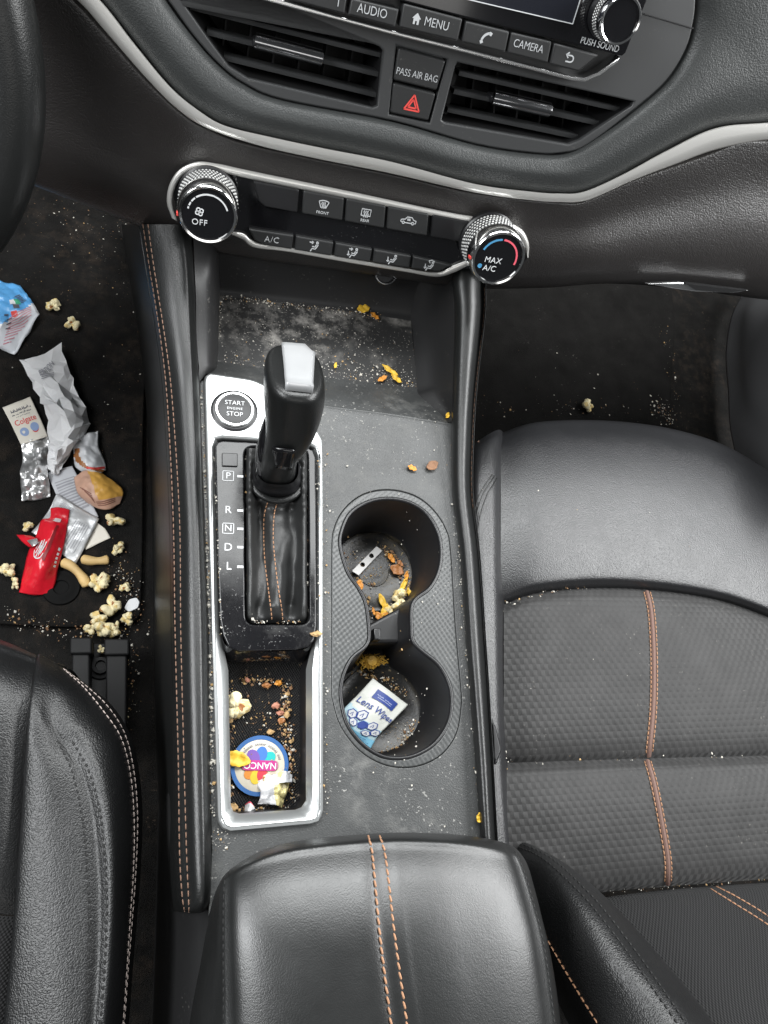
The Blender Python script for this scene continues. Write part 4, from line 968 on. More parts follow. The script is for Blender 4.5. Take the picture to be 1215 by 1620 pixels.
# seat rail on the floor
sr = thing('seat_rail', 'black metal seat rail with bolt beside the driver seat', 'seat rail', Z(160, 1060, -.28))
RZ = -.24
for a, b, wd in (((130, 1012), (130, 1200), .008), ((186, 1014), (184, 1200), .0095)):
    m = MB(); p0, p1 = Z(*a, RZ), Z(*b, RZ); m.box((p0 + p1) / 2, (wd, 0, 0), (p1 - p0) / 2, (0, 0, .012))
    r = build('channel', m, M_BLKM, sr, bevel=.002)
    p1 = Z(a[0], a[1] + 26, RZ + .004); m = MB().box((Z(a[0], a[1], RZ + .004) + p1) / 2, (wd + .002, 0, 0), (p1 - Z(a[0], a[1], RZ + .004)) / 2, (0, 0, .012)); build('end_cap', m, M_BLKM, r, bevel=.002)
m = MB(); plate_mb(m, rnd_poly([(140, 1018), (176, 1018), (176, 1220), (142, 1220)], .1), ZP(RZ - .014), .012, bevel=.001); build('bracket', m, M_BLKM, sr)
bc = ZP(RZ - .013).ab(160, 1054); m = MB().lathe([(.0125, 0), (.0125, .002), (.0085, .003), (.008, .007), (.005, .0075), (.0045, .004), (0, .004)], ZP(RZ - .013), bc, 24); build('bolt', m, M_BLKM, sr, angle=35)

# ------------------------------------------------------------------ litter
def flat_mat(name, col, rough=.5, **k): return mat(name, col, rough, **k)
M_PAPER = flat_mat('white_paper', (.72, .72, .73), .6, bumps=[('noise', 300, .2, .001)])
M_CREAM = flat_mat('cream_card', (.70, .66, .58), .55)
M_FOIL = flat_mat('silver_foil', (.80, .80, .80), .30, metal=.85, bumps=[('noise', 90, .3, .003)])
M_GREYPAP = flat_mat('grey_slip', (.50, .51, .54), .5)
M_INK = flat_mat('dark_ink', (.10, .10, .12), .6)
M_INKL = flat_mat('light_grey_ink', (.30, .30, .33), .6)
M_REDW = flat_mat('red_foil_wrapper', (.60, .012, .025), .26, coat=.3, bumps=[('noise', 120, .3, .002)])
M_REDD = flat_mat('dark_red_print', (.22, .01, .015), .4)
M_BAGB = flat_mat('blue_bag_film', (.10, .34, .66), .3, coat=.2)
M_BAGW = flat_mat('white_bag_film', (.66, .68, .72), .35)
M_PINKT = flat_mat('pink_ink', (.60, .25, .30), .6)
M_TAN = flat_mat('tan_wrapper', (.55, .33, .24), .45, var=.15)
M_AMBER = flat_mat('amber_wrapper_inside', (.62, .34, .07), .35, var=.2)
M_BROWNI = flat_mat('brown_ink', (.22, .09, .06), .6)
M_FRY = flat_mat('old_fry', (.58, .40, .17), .6, var=.2)
M_POP = flat_mat('popcorn_white', (.76, .67, .42), .7, var=.25, bumps=[('noise', 400, .4, .001)])
M_POPY = flat_mat('popcorn_butter', (.70, .53, .22), .65, var=.3, bumps=[('noise', 400, .4, .001)])
M_HULL = flat_mat('kernel_brown', (.32, .13, .04), .5)
M_PETAL = flat_mat('dry_yellow_petal', (.75, .46, .04), .5, var=.3)
M_PETALO = flat_mat('dry_orange_petal', (.62, .25, .03), .5, var=.3)
M_CRUMBW = flat_mat('pale_crumb', (.55, .52, .46), .8)
M_CRUMBB = flat_mat('brown_crumb', (.22, .12, .06), .7)
M_CRUMBT = flat_mat('tan_crumb', (.42, .27, .12), .7)
M_PINKN = flat_mat('pink_nut', (.40, .17, .11), .6)
M_CLEAR = flat_mat('cloudy_film', (.60, .61, .63), .25, coat=.3)

class Sheet:
    """a bent sheet through a pixel grid with heights; crumple adds creases"""
    def __init__(s, rows, amp=0., freq=60., seed=0, n=10, lin=False):
        s.V = dense([[Z(*p) for p in r] for r in rows], n, n)
        if lin:
            A = np.array([[Z(*p) for p in r] for r in rows])
            for ax in (0, 1):
                A = np.swapaxes(A, 0, ax); A = np.concatenate([A[i:i + 1] * (1 - k / n) + A[i + 1:i + 2] * (k / n) for i in range(len(A) - 1) for k in range(n)] + [A[-1:]]); A = np.swapaxes(A, 0, ax)
            s.V = A
        R, C = s.V.shape[:2]
        if amp:
            for i in range(R):
                for j in range(C):
                    p = s.V[i, j]; q = Vector((p[0] * freq, p[1] * freq, seed * 7.3))
                    a = noise.voronoi(q)[0][0]; b = noise.voronoi(q * 2.3 + Vector((3, 1, 5)))[0][0]; c = noise.noise(q * .5 + Vector((9, 2, 1)))
                    s.V[i, j, 2] += amp * (1.5 * (.5 - a) + .7 * (.4 - b) + .8 * c)
        s.V[..., 2] = np.maximum(s.V[..., 2], s.V[..., 2] * 0 + getattr(s, 'zmin', -9))
    def at(s, a, b, lift=0.):
        R, C = s.V.shape[:2]; x = min(max(a, 0), 1) * (C - 1); y = min(max(b, 0), 1) * (R - 1)
        i, j = min(int(y), R - 2), min(int(x), C - 2); fy, fx = y - i, x - j
        p = (s.V[i, j] * (1 - fx) + s.V[i, j + 1] * fx) * (1 - fy) + (s.V[i + 1, j] * (1 - fx) + s.V[i + 1, j + 1] * fx) * fy
        return p + np.array((0, 0, lift))
    def clampz(s, z):
        s.V[..., 2] = np.maximum(s.V[..., 2], z); return s
    def mesh(s, mb, mi=None):
        if mi is None: return mb.grid(s.V)
        R, C = s.V.shape[:2]
        b = len(mb.v); mb.v += [tuple(p) for p in s.V.reshape(-1, 3)]
        for i in range(R - 1):
            for j in range(C - 1):
                mb.f.append(tuple(b + q for q in (i * C + j, (i + 1) * C + j, (i + 1) * C + j + 1, i * C + j + 1))); mb.m.append(mi((j + .5) / (C - 1), (i + .5) / (R - 1)))
        return mb
    def text(s, mb, t, a, b, size, rot=0., asp=1., lift=.0008, spacing=1., bold=0.):
        """size in sheet units along b; asp = sheet width/height in metres"""
        vs_, fs = text_vf(t, spacing, bold); c, q = math.cos(math.radians(rot)), math.sin(math.radians(rot))
        mb.add([s.at(a + (x * c - y * q) * size / asp, b - (x * q + y * c) * size, lift + (.0001 if z > 0 else 0)) for x, y, z in vs_], fs); return mb
    def scribble(s, mb, a0, a1, b, hgt, wd, seed=0, slope=0.):
        """a line of print too small to read"""
        r = random.Random(seed); a = a0
        while a < a1:
            w_ = r.uniform(.02, .05); bb = b + slope * (a - a0)
            s.line(mb, [(a, bb + hgt * r.uniform(.2, .5)), (a + w_ * .5, bb - hgt * r.uniform(.2, .5)), (a + w_, bb + hgt * r.uniform(.1, .5))], wd, 1., .0009); a += w_ * r.choice((1.1, 1.2, 1.9))
        return mb
    def line(s, mb, pts, wd, asp=1., lift=.0008):
        P = np.array(pts, float); n = max(2, int(np.linalg.norm(np.diff(P, axis=0), axis=1).sum() * 24)); d = np.linspace(0, len(P) - 1, n)
        Q = np.stack([np.interp(d, range(len(P)), P[:, k]) for k in (0, 1)], 1); T = np.gradient(Q, axis=0); T[:, 0] *= asp; T /= np.linalg.norm(T, axis=1)[:, None] + 1e-9
        N_ = np.stack([-T[:, 1] / asp, T[:, 0]], 1) * wd / 2
        mb.grid(np.array([[s.at(*(p + g), lift) for p, g in zip(Q, N_)], [s.at(*(p - g), lift) for p, g in zip(Q, N_)]])); return mb
    def rect(s, mb, a0, b0, a1, b1, lift=.0006, n=8):
        mb.grid(np.array([[s.at(a0 + (a1 - a0) * i / n, b0 + (b1 - b0) * j / n, lift) for i in range(n + 1)] for j in range(n + 1)])); return mb

G = MATZ + .0008     # just above the mat pile
# blue snack bag
q = Sheet([[(-60, 428, G + .004), (-14, 441, G + .006), (32, 452, G + .004)], [(-60, 470, G + .018), (2, 470, G + .022), (49, 474, G + .010)], [(-60, 505, G + .020), (8, 505, G + .024), (63, 497, G + .008)], [(-60, 552, G + .004), (-10, 546, G + .006), (23, 561, G + .002)]], .0036, 90, 3, 10, True).clampz(G)
bag = build('snack_bag', q.mesh(MB(), lambda a, b: 1 if a * .55 + b > .98 else 0), [M_BAGB, M_BAGW], loc=Z(10, 505, G), solid=.0006, angle=28)
tag(bag, 'crumpled light blue snack bag with white ingredients panel', 'snack bag')
m = MB()
for k in range(11): q.line(m, [(.56 + .012 * k, .66 + .030 * k), (.93 - .012 * k, .50 + .042 * k)], .011, 1.0)
build('lettering', m, M_PINKT, bag, smooth=False)
for nm, a, b, M_ in (('white_square', .62, .36, M_WHITE), ('black_square', .66, .44, M_INK), ('green_square', .70, .36, flat_mat('green_print', (.03, .30, .16), .5)), ('red_square', .60, .56, M_RED)):
    build('print_patch', q.rect(MB(), a, b, a + .09, b + .09), M_, bag, smooth=False)
m = MB()
for k in range(6): q.line(m, [(.74 + .012 * k, .30 + .025 * k), (.86 + .010 * k, .24 + .022 * k)], .010)
for k in range(4): q.line(m, [(.50 + .03 * k, .62 + .06 * k), (.56 + .03 * k, .60 + .06 * k)], .02)
build('small_print', m, M_INK, bag, smooth=False)

# grey slip with lines (under the others)
q = Sheet([[(74, 748, G + .004), (94, 742, G + .004), (114, 737, G + .004)], [(92, 790, G + .002), (112, 782, G + .003), (134, 774, G + .002)], [(112, 836, G + .001), (134, 828, G + .001), (156, 818, G + .001)]], .0012, 50, 5, 10)
o = build('lined_slip', q.mesh(MB()), M_GREYPAP, loc=Z(114, 790, G), solid=.0004); tag(o, 'grey paper slip with dark printed lines beside the tan wrapper', 'paper slip')
m = MB()
for k in range(12): q.line(m, [(.12, .22 + .05 * k), (.88, .22 + .05 * k)], .016 + .008 * (k % 3), 1.0)
build('printed_lines', m, M_INKL, o, smooth=False)
# white card under the packet
q = Sheet([[(120, 836, G), (145, 824, G), (166, 836, G)], [(126, 850, G), (150, 846, G), (171, 844, G)], [(136, 870, G), (156, 860, G), (175, 851, G)]], .0004, 40, 2, 6)
o = build('card', q.mesh(MB()), M_CREAM, loc=Z(150, 850, G), solid=.0008); tag(o, 'plain off-white card poking out from under the silver packet', 'card')
# transparent film with dark red
q = Sheet([[(118, 694, G + .006), (138, 686, G + .010), (155, 683, G + .006)], [(116, 715, G + .008), (136, 712, G + .016), (156, 706, G + .006)], [(120, 740, G + .006), (145, 738, G + .016), (165, 728, G + .004)], [(140, 752, G + .004), (156, 750, G + .008), (168, 744, G + .002)]], .004, 80, 8, 10)
o = build('plastic_wrapper', q.mesh(MB(), lambda a, b: 1 if .42 < a + .4 * math.sin(b * 4) < .62 and b > .25 else 0), [M_CLEAR, M_HULL], loc=Z(140, 715, G), solid=.0004); tag(o, 'cloudy plastic wrapper crumpled above the tan wrapper', 'plastic wrapper')
m = MB(); q.line(m, [(.30, .70), (.6, .78), (.95, .90)], .10); build('red_stripe', m, M_RED, o)
# tan and amber wrapper
q = Sheet([[(117, 756, G + .006), (134, 745, G + .010), (150, 746, G + .012), (163, 750, G + .008)], [(119, 768, G + .010), (138, 764, G + .018), (160, 762, G + .018), (184, 764, G + .008)], [(124, 782, G + .010), (142, 784, G + .018), (166, 782, G + .018), (195, 778, G + .006)], [(138, 796, G + .002), (152, 803, G + .006), (172, 806, G + .006), (190, 797, G + .002)]], .0025, 70, 4, 12)
o = build('candy_wrapper', q.mesh(MB(), lambda a, b: 1 if a > .42 + .1 * b and b < .78 else 0), [M_TAN, M_AMBER], loc=Z(156, 775, G), solid=.0005); tag(o, 'tan candy wrapper folded open to its amber inside', 'candy wrapper')
m = MB()
for k in range(5): q.line(m, [(.12 + .05 * k, .45 + .05 * k), (.38, .62 + .06 * k)], .025, 1.)
for k in range(3): q.line(m, [(.42, .84 + .04 * k), (.85, .80 + .04 * k)], .018, 1.)
build('printed_lines', m, M_BROWNI, o, smooth=False)
# silver foil packet
q = Sheet([[(90, 781, G + .004), (122, 801, G + .006), (157, 821, G + .003)], [(78, 806, G + .004), (108, 826, G + .009), (144, 846, G + .004)], [(64, 826, G + .004), (96, 846, G + .008), (132, 870, G + .003)], [(50, 842, G + .002), (84, 866, G + .004), (119, 894, G + .001)]], .0011, 90, 6, 10)
pk = build('foil_packet', q.mesh(MB()), mat('pale_foil', (.62, .63, .64), .32, .45, bumps=[('noise', 200, .3, .001)]), loc=Z(105, 838, G), solid=.0006); tag(pk, 'flat silver white foil packet lying partly under the red wrapper', 'foil packet')
m = MB()
for k in range(7): q.line(m, [(.62 + .045 * k, .22), (.60 + .045 * k, .84 - .04 * (k % 3))], .012)
for k in range(5): q.line(m, [(.16, .08 + .022 * k), (.48, .08 + .022 * k)], .010)
build('small_print', m, M_INKL, pk, smooth=False)

# toothpaste sachet: card label and crumpled foil
sa = thing('toothpaste_sachet', 'white toothpaste sachet with red name above its crumpled silver foil', 'sachet', Z(42, 710, G))
q = Sheet([[(4, 645, G + .003), (26, 637, G + .004), (48, 628, G + .003)], [(18, 672, G + .004), (40, 664, G + .005), (61, 656, G + .004)], [(33, 703, G + .006), (55, 697, G + .008), (76, 690, G + .006)]], .0008, 60, 9, 10)
lb = build('label_card', q.mesh(MB()), M_CREAM, sa, solid=.0006)
m = MB(); q.text(m, 'Colgate', .50, .52, .185, 0, 1.0 * .75, bold=.01); build('red_name', m, M_RED, lb, smooth=False)
m = MB(); q.scribble(m, .18, .84, .20, .09, .026, 1); q.scribble(m, .16, .86, .29, .07, .024, 2); q.scribble(m, .26, .76, .37, .04, .014, 3); build('small_print', m, M_INK, lb, smooth=False)
for a, b, nm in ((.30, .76, 'blue_badge'), (.70, .72, 'badge')):
    m = MB(); m.add([q.at(a + .15 * math.cos(t), b + .10 * math.sin(t), .0009) for t in np.linspace(0, 2 * math.pi, 24, endpoint=False)], [tuple(range(24))[::-1]]); build('badge', m, flat_mat(nm, (.25, .34, .55), .5), lb, smooth=False)
m = MB(); q.line(m, [(.58, .79), (.64, .83), (.70, .835), (.76, .82), (.82, .77)], .025); build('badge_edge', m, M_RED, lb, smooth=False)
q = Sheet([[(33, 700, G + .006), (52, 694, G + .009), (76, 688, G + .006)], [(34, 722, G + .006), (56, 716, G + .014), (80, 712, G + .006)], [(32, 745, G + .006), (56, 742, G + .014), (76, 738, G + .006)], [(34, 772, G + .005), (56, 768, G + .010), (78, 764, G + .005)], [(34, 794, G + .001), (58, 791, G + .002), (80, 785, G + .001)]], .0075, 58, 11, 10).clampz(G)
build('foil_back', q.mesh(MB()), M_FOIL, sa, solid=.0004, angle=25)

# long white crumpled paper
q = Sheet([[(33, 568, G + .012), (60, 564, G + .016), (98, 545, G + .012)], [(44, 594, G + .014), (76, 588, G + .018), (109, 580, G + .012)], [(60, 624, G + .014), (88, 622, G + .026), (118, 612, G + .014)],
           [(74, 652, G + .014), (104, 652, G + .032), (136, 645, G + .014)], [(76, 686, G + .014), (108, 686, G + .030), (141, 670, G + .012)], [(77, 712, G + .012), (104, 712, G + .024), (127, 698, G + .010)], [(72, 734, G + .010), (88, 734, G + .016), (108, 722, G + .008)], [(84, 750, G + .008), (90, 750, G + .010), (97, 744, G + .006)]], 0, 46, 14, 3)
rp = random.Random(5)
for i_ in range(q.V.shape[0]):
    for j_ in range(q.V.shape[1]): q.V[i_, j_] += np.array((rp.gauss(0, .0012), rp.gauss(0, .0014), rp.gauss(0, .0034 if i_ > 5 else .0012)))
q.clampz(G + .003); m = MB(); Rr_, Cc_ = q.V.shape[:2]
m.v = [tuple(p) for p in q.V.reshape(-1, 3)]
for i_ in range(Rr_ - 1):
    for j_ in range(Cc_ - 1):
        k_ = (i_ * Cc_ + j_, (i_ + 1) * Cc_ + j_, (i_ + 1) * Cc_ + j_ + 1, i_ * Cc_ + j_ + 1)
        for t_ in (((0, 1, 2), (0, 2, 3)) if rp.random() < .5 else ((0, 1, 3), (1, 2, 3))): m.f.append(tuple(k_[x] for x in t_)); m.m.append(0)
o = build('crumpled_paper', m, M_PAPER, loc=Z(95, 650, G), solid=.0004, smooth=False); tag(o, 'long crumpled white paper twisted down the middle of the driver mat', 'paper')
m = MB(); q.text(m, 'ERTION', .48, .125, .055, 18, .42, lift=.0022, bold=.012)
for k in range(3): q.line(m, [(.30, .165 + .012 * k), (.62, .150 + .012 * k)],   .006, .4, .0022)
build('lettering', m, M_INKL, o, smooth=False)

# red wrapper
q = Sheet([[(80, 804, G + .010), (92, 802, G + .012), (110, 806, G + .010)], [(79, 819, G + .012), (92, 820, G + .014), (108, 824, G + .011)], [(66, 823, G + .011), (86, 832, G + .020), (107, 830, G + .011)], [(58, 846, G + .011), (80, 850, G + .022), (104, 850, G + .011)], [(46, 872, G + .010), (70, 878, G + .022), (97, 878, G + .010)], [(39, 898, G + .007), (64, 902, G + .020), (91, 900, G + .007)], [(34, 922, G + .004), (58, 922, G + .012), (87, 922, G + .004)], [(30, 937, G + .001), (55, 941, G + .003), (80, 938, G + .001)]], .0016, 80, 21, 9)
rw = build('red_wrapper', q.mesh(MB()), M_REDW, loc=Z(66, 870, G), solid=.0005, angle=60); tag(rw, 'torn glossy red candy wrapper with white script logo', 'candy wrapper')
m = MB(); q.line(m, [(.62, .28), (.60, .36), (.56, .50), (.50, .62)], .05, .5, .0014); build('dark_stripe', m, M_REDD, rw)
m = MB(); q.rect(m, .34, .145, .66, .215, .0016); build('white_patch', m, flat_mat('pale_print', (.65, .55, .56), .5), rw)
m = MB()
for k, (a, b) in enumerate(((.22, .50), (.30, .49), (.38, .505), (.26, .535), (.35, .54), (.30, .565))): q.line(m, [(a - .03, b + .04), (a + .0, b - .02), (a + .03, b + .03), (a + .06, b - .03)], .016, .5, .0014)
q.line(m, [(.17, .55), (.20, .60), (.30, .62), (.42, .60), (.46, .56)], .012, .5, .0014)
for k in range(5): q.line(m, [(.86, .52 + .04 * k), (.93, .53 + .04 * k)], .022, .5, .0014)
build('logo_print', m, M_WHITE, rw, smooth=False)
f2 = Sheet([[(26, 846, G + .006), (36, 846, G + .010), (48, 847, G + .012)], [(34, 856, G + .012), (46, 854, G + .018), (58, 852, G + .018)], [(46, 866, G + .016), (54, 864, G + .022), (62, 858, G + .020)]], .0015, 90, 3, 6)
o = build('torn_flap', f2.mesh(MB(), lambda a, b: 1 if b > .5 and a > .3 else 0), [M_REDW, M_FOIL], rw, solid=.0005)

# fries
for lab, pts, r in (('short straight fry beside the corner of the silver packet', ((129, 884, .004), (145, 887, .005), (160, 887, .005), (172, 885, .004)), .0048), ('curved limp fry bending below the silver packet', ((98, 889, .004), (112, 895, .006), (126, 908, .006), (134, 919, .005), (137, 928, .004)), .0050)):
    P = cr(np.array([Z(u, v, G + z) for u, v, z in pts]), 6); n_ = len(P); m = MB().tube(P, [r * (.6 if k in (0, n_ - 1) else 1 + .12 * math.sin(k * .45)) for k in range(n_)], 8)
    o = build('french_fry', m, M_FRY, loc=P[n_ // 2], angle=180); tag(o, lab, 'french fry')
# pale plastic tab
o = plate('plastic_tab', rnd_poly([(196, 962), (204, 948), (216, 945), (221, 952), (218, 962), (204, 968)], .3), ZP(G + .003), .0016, flat_mat('pale_plastic', (.55, .56, .57), .35), bevel=.0005)
tag(o, 'small rounded pale plastic tab by the popcorn heap on the driver mat', 'plastic tab')

# popcorn: lumpy cluster of lobes around a hull
def popcorn_mesh(seed, nl=6, size=.0105):
    r = random.Random(seed + 40); mb = MB()
    nl = r.choice((4, 5, 6, 7)); a0 = r.uniform(0, 6.28); st = Vector((r.uniform(.75, 1.25), r.uniform(.65, 1.0), 1))
    lobes = [(Vector((r.uniform(-.2, .2), r.uniform(-.2, .2), -.1)), .46)]
    for k in range(nl):
        a = a0 + 6.28 * k / nl + r.uniform(-.5, .5); d = r.uniform(.42, .78)
        lobes.append((Vector((math.cos(a) * d * st.x, math.sin(a) * d * st.y, r.uniform(-.3, .5))), r.uniform(.28, .48)))
    lobes.append((Vector((r.uniform(-.4, .4), r.uniform(-.4, .4), .5)), r.uniform(.2, .34)))
    N1, N2 = 26, 40; V = np.zeros((N1, N2, 3))
    for i in range(N1):
        th = math.pi * (i + .02) / (N1 - .96)
        for j in range(N2):
            ph = 2 * math.pi * j / N2; d = Vector((math.sin(th) * math.cos(ph), math.sin(th) * math.sin(ph), math.cos(th))); rr = .22
            for c, rad in lobes:                       # farthest hit on any lobe along this direction
                q_ = c.dot(d); disc = q_ * q_ - c.length_squared + rad * rad
                if disc > 0: rr = max(rr, q_ + math.sqrt(disc))
            V[i, j] = np.array(d * rr)
    for _ in range(1):                                  # soften the joints a little
        V = V * .6 + .2 * (np.roll(V, 1, 1) + np.roll(V, -1, 1))
        V[1:-1] = V[1:-1] * .7 + .15 * (V[2:] + V[:-2])
    for i in range(N1):
        for j in range(N2):
            q_ = Vector(V[i, j]); V[i, j] *= (1 + .16 * noise.noise(q_ * 4.5 + Vector((seed, 0, 0))) + .14 * noise.noise(q_ * 9 + Vector((0, seed, 0)))) * size
    mb.grid(V, True); mb.fan(V[0], flip=False); mb.fan(V[-1], flip=True)
    mb.m = [1 if noise.noise(Vector(mb.v[f[0]]) * 160 + Vector((seed * 3, 0, 0))) > .22 else (2 if noise.noise(Vector(mb.v[f[0]]) * 130 + Vector((0, seed * 5, 9))) > .52 else 0) for f in mb.f]
    me = bpy.data.meshes.new('popcorn'); me.from_pydata(mb.v, [], mb.f); me.update()
    for m_ in (M_POP, M_POPY, M_HULL): me.materials.append(m_)
    me.polygons.foreach_set('material_index', mb.m); me.polygons.foreach_set('use_smooth', [True] * len(me.polygons))
    return me
PM = [popcorn_mesh(k) for k in range(8)]
pops = [(86, 484, G, 1.0, 'popcorn piece just right of the blue snack bag'), (115, 512, G, .95, 'small curled popcorn piece above the crumpled white paper'), (44, 832, G, .85, 'popcorn piece tucked at the upper left of the red wrapper'), (180, 823, G, 1.1, 'yellowish popcorn piece below the tan candy wrapper'),
        (187, 868, G, .85, 'popcorn piece right of the silver packet corner'), (12, 901, G, 1.0, 'popcorn piece left of the red wrapper near its middle'), (24, 923, G, .75, 'small browned popcorn piece by the lower left of the red wrapper'), (155, 922, G, 1.25, 'large popcorn piece at the end of the curved fry'),
        (199, 930, G, .7, 'tiny popcorn piece above the pale plastic tab'), (177, 960, G, 1.2, 'browned popcorn piece left of the pale plastic tab'), (201, 978, G, 1.0, 'flat popcorn piece below the pale plastic tab'), (155, 977, G, 1.0, 'uppermost popcorn of the heap by the seat rail'),
        (166, 996, G, 1.25, 'large yellow popcorn in the middle of the heap by the seat rail'), (142, 994, G, .8, 'leftmost popcorn of the heap by the seat rail'), (183, 994, G, .85, 'rightmost popcorn of the heap by the seat rail'),
        (930, 641, G, 1.2, 'single popcorn piece on the passenger floor mat'), (368, 1112, -.028, 1.35, 'pale popcorn piece against the side of the silver tray'), (437, 1236, -.0265, .9, 'popcorn piece in the crumpled wrapper on the tray floor'),
        (631, 940, -.0545, 1.15, 'popcorn piece in the front cup holder by its wall'), (620, 964, -.0545, 1.0, 'popcorn piece at the rear rim of the front cup floor'), (636, 955, -.0545, .8, 'small popcorn between two larger ones in the front cup holder'),
        (160, 1028, -.245, .5, 'tiny popcorn crumb on the seat rail bracket'), (198, 1130, -.27, .55, 'popcorn crumb beside the seat rail under the seat edge')]
for k, (u, v, z, sc, lab) in enumerate(pops):
    sc *= .84 if u < 300 or u > 900 else (.70 if v < 1000 else .9)
    o = bpy.data.objects.new('popcorn', PM[k % 8]); COL.objects.link(o); o.location = Z(u, v, z + .006 * sc); o.scale = (sc, sc, sc); o.rotation_euler = (RND.uniform(-.5, .5), RND.uniform(-.5, .5), RND.uniform(0, 6.28)); tag(o, lab, 'popcorn', 'spilled popcorn')

# petals: small curled leaves
def petal(u, v, z, L_, W_, rot, m_, lab, name='petal', curl=.3, cat='petal'):
    V = np.zeros((9, 5, 3)); c = Z(u, v, z)
    for i in range(9):
        t = i / 8; wd = W_ * (1 + .28 * noise.noise(Vector((u * .7, v * .7, i * .8)))) * (math.sin(math.pi * min(1, t * .92 + .06)) ** .7)
        for j in range(5):
            s_ = -1 + j / 2; x, y = (t - .5) * L_, s_ * wd * .5; a = math.radians(rot)
            zz = .0015 + curl * L_ * ((t - .5) ** 2) * .9 + .35 * wd * s_ * s_ * .5 + .0008 * math.sin(i * 1.7 + j)
            V[i, j] = c + np.array((x * math.cos(a) - y * math.sin(a), x * math.sin(a) + y * math.cos(a), zz))
    o = build(name, MB().grid(V), m_, loc=c, solid=.0005, angle=180); tag(o, lab, cat); return o
BZ = -.0285
petal(574, 491, -.0295, .013, .009, 20, M_PETAL, 'broad yellow petal at the back of the console bin'); petal(592, 502, -.0295, .010, .005, -40, M_PETALO, 'orange petal tip beside the broad petal at the back of the bin')
petal(616, 588, -.0265, .018, .0055, -35, M_PETAL, 'long yellow petal lying across the front edge of the console bin'); petal(604, 601, -.0250, .011, .0045, 35, M_PETALO, 'short orange petal left below the long yellow petal in the bin'); petal(626, 601, -.0255, .012, .0055, -40, M_PETAL, 'yellow petal right below the long petal in the bin')
petal(530, 580, -.026, .006, .003, 80, M_PETAL, 'tiny yellow petal shred on the bin mat right of the gear lever')
petal(707, 659, -.005, .006, .004, 70, M_PETAL, 'yellow petal scrap at the foot of the console side bolster'); petal(683, 738, .0005, .012, .008, 35, flat_mat('brown_leaf', (.20, .10, .05), .7, var=.3), 'brown dry leaf flake on the console top', 'leaf_flake', .1, 'leaf flake'); petal(651, 742, .0005, .008, .005, -25, M_PETALO, 'small orange brown flake on the console top', 'leaf_flake', .1, 'leaf flake')
CZ = -.0542
petal(567, 928, CZ + .004, .011, .007, 80, M_PETALO, 'orange petal against the left wall of the front cup holder'); petal(605, 955, CZ, .017, .0055, -70, M_PETAL, 'long yellow petal standing at the rear of the front cup holder'); petal(612, 974, CZ + .001, .014, .007, 25, M_PETALO, 'orange petal at the rear edge of the front cup holder')
petal(599, 977, CZ + .001, .010, .006, -60, M_PETALO, 'rust petal in the neck between the two cup holders'); petal(627, 903, CZ, .013, .009, -25, M_HULL, 'brown petal near the middle of the front cup floor'); petal(638, 925, CZ, .014, .005, 60, M_PETAL, 'thin yellow petal along the right wall of the front cup holder')
petal(618, 884, CZ, .010, .005, -60, M_PETALO, 'small rust petal toward the back of the front cup floor')
petal(375, 1201, -.0265, .019, .011, -15, M_PETAL, 'orange yellow petal overlapping the round token in the tray')
petal(757, 1293, .002, .007, .005, 70, M_PETAL, 'yellow scrap at the console edge near the armrest')

for k, (u, v, L_, W_, rot, m_, lab) in enumerate(((642, 912, .008, .004, 80, M_PETALO, 'narrow rust petal on the right side of the front cup floor'), (632, 892, .007, .004, -50, M_HULL, 'brown flake upper right on the front cup floor'), (607, 966, .012, .005, 60, M_PETAL, 'yellow petal beside the popcorn at the rear of the front cup holder'), (626, 977, .010, .005, 30, M_PETALO, 'pale orange petal under the popcorn at the front cup rim'), (646, 938, .008, .004, 100, M_PETAL, 'yellow sliver against the right wall of the front cup'), (590, 968, .007, .003, -80, M_PETALO, 'small orange sliver in the neck of the front cup holder'))):
    petal(u, v, CZ + .001, L_, W_, rot, m_, lab)
# metal strip with two holes
c0 = ZP(CZ + .002); hole_ = lambda u, v: [c0.w(*(np.array(c0.ab(u, v)) + .0022 * np.array((math.cos(t), math.sin(t))))) for t in np.linspace(0, 2 * math.pi, 16, endpoint=False)]
cab = lambda u, v: [(np.array(c0.ab(u, v)) + .0021 * np.array((math.cos(t), math.sin(t)))) for t in np.linspace(0, 2 * math.pi, 16, endpoint=False)]
m = MB(); plate_mb(m, [c0.ab(*p) for p in ((595, 865), (604, 872), (567, 911), (556, 904))], c0, .0012, [cab(587, 880), (cab(573, 894))], bevel=.0002, h=.0015, ab=True)
o = build('perforated_strip', m, flat_mat('worn_white_strip', (.52, .51, .50), .45, var=.15), loc=Z(580, 888, CZ)); tag(o, 'short white strip with two holes in the front cup holder', 'strip')
# lens wipes sachet
q = Sheet([[(590, 1073, -.046), (618, 1094, -.044), (646, 1115, -.046)], [(566, 1099, -.046), (600, 1118, -.043), (624, 1138, -.046)], [(541, 1126, -.048), (566, 1150, -.046), (600, 1162, -.048)], [(540, 1148, -.051), (562, 1168, -.051), (585, 1186, -.052)]], .0006, 60, 2, 14)
M_LW = flat_mat('sachet_white', (.66, .67, .62), .45); M_LB = flat_mat('sachet_blue', (.22, .52, .70), .45); M_LM = flat_mat('sachet_pale_blue', (.45, .62, .68), .45)
lw = build('lens_wipe_sachet', q.mesh(MB(), lambda a, b: 0 if b < .48 + .12 * a else (2 if b < .70 + .12 * a else 1)), [M_LW, M_LB, M_LM], loc=Z(592, 1130, -.055), solid=.0012); tag(lw, 'white and blue lens wipes sachet leaning in the rear cup holder', 'sachet')
M_NAVY = flat_mat('navy_print', (.03, .06, .26), .5)
m = MB(); q.rect(m, .24, .10, .80, .27, .0008); bd = build('navy_banner', m, M_NAVY, lw)
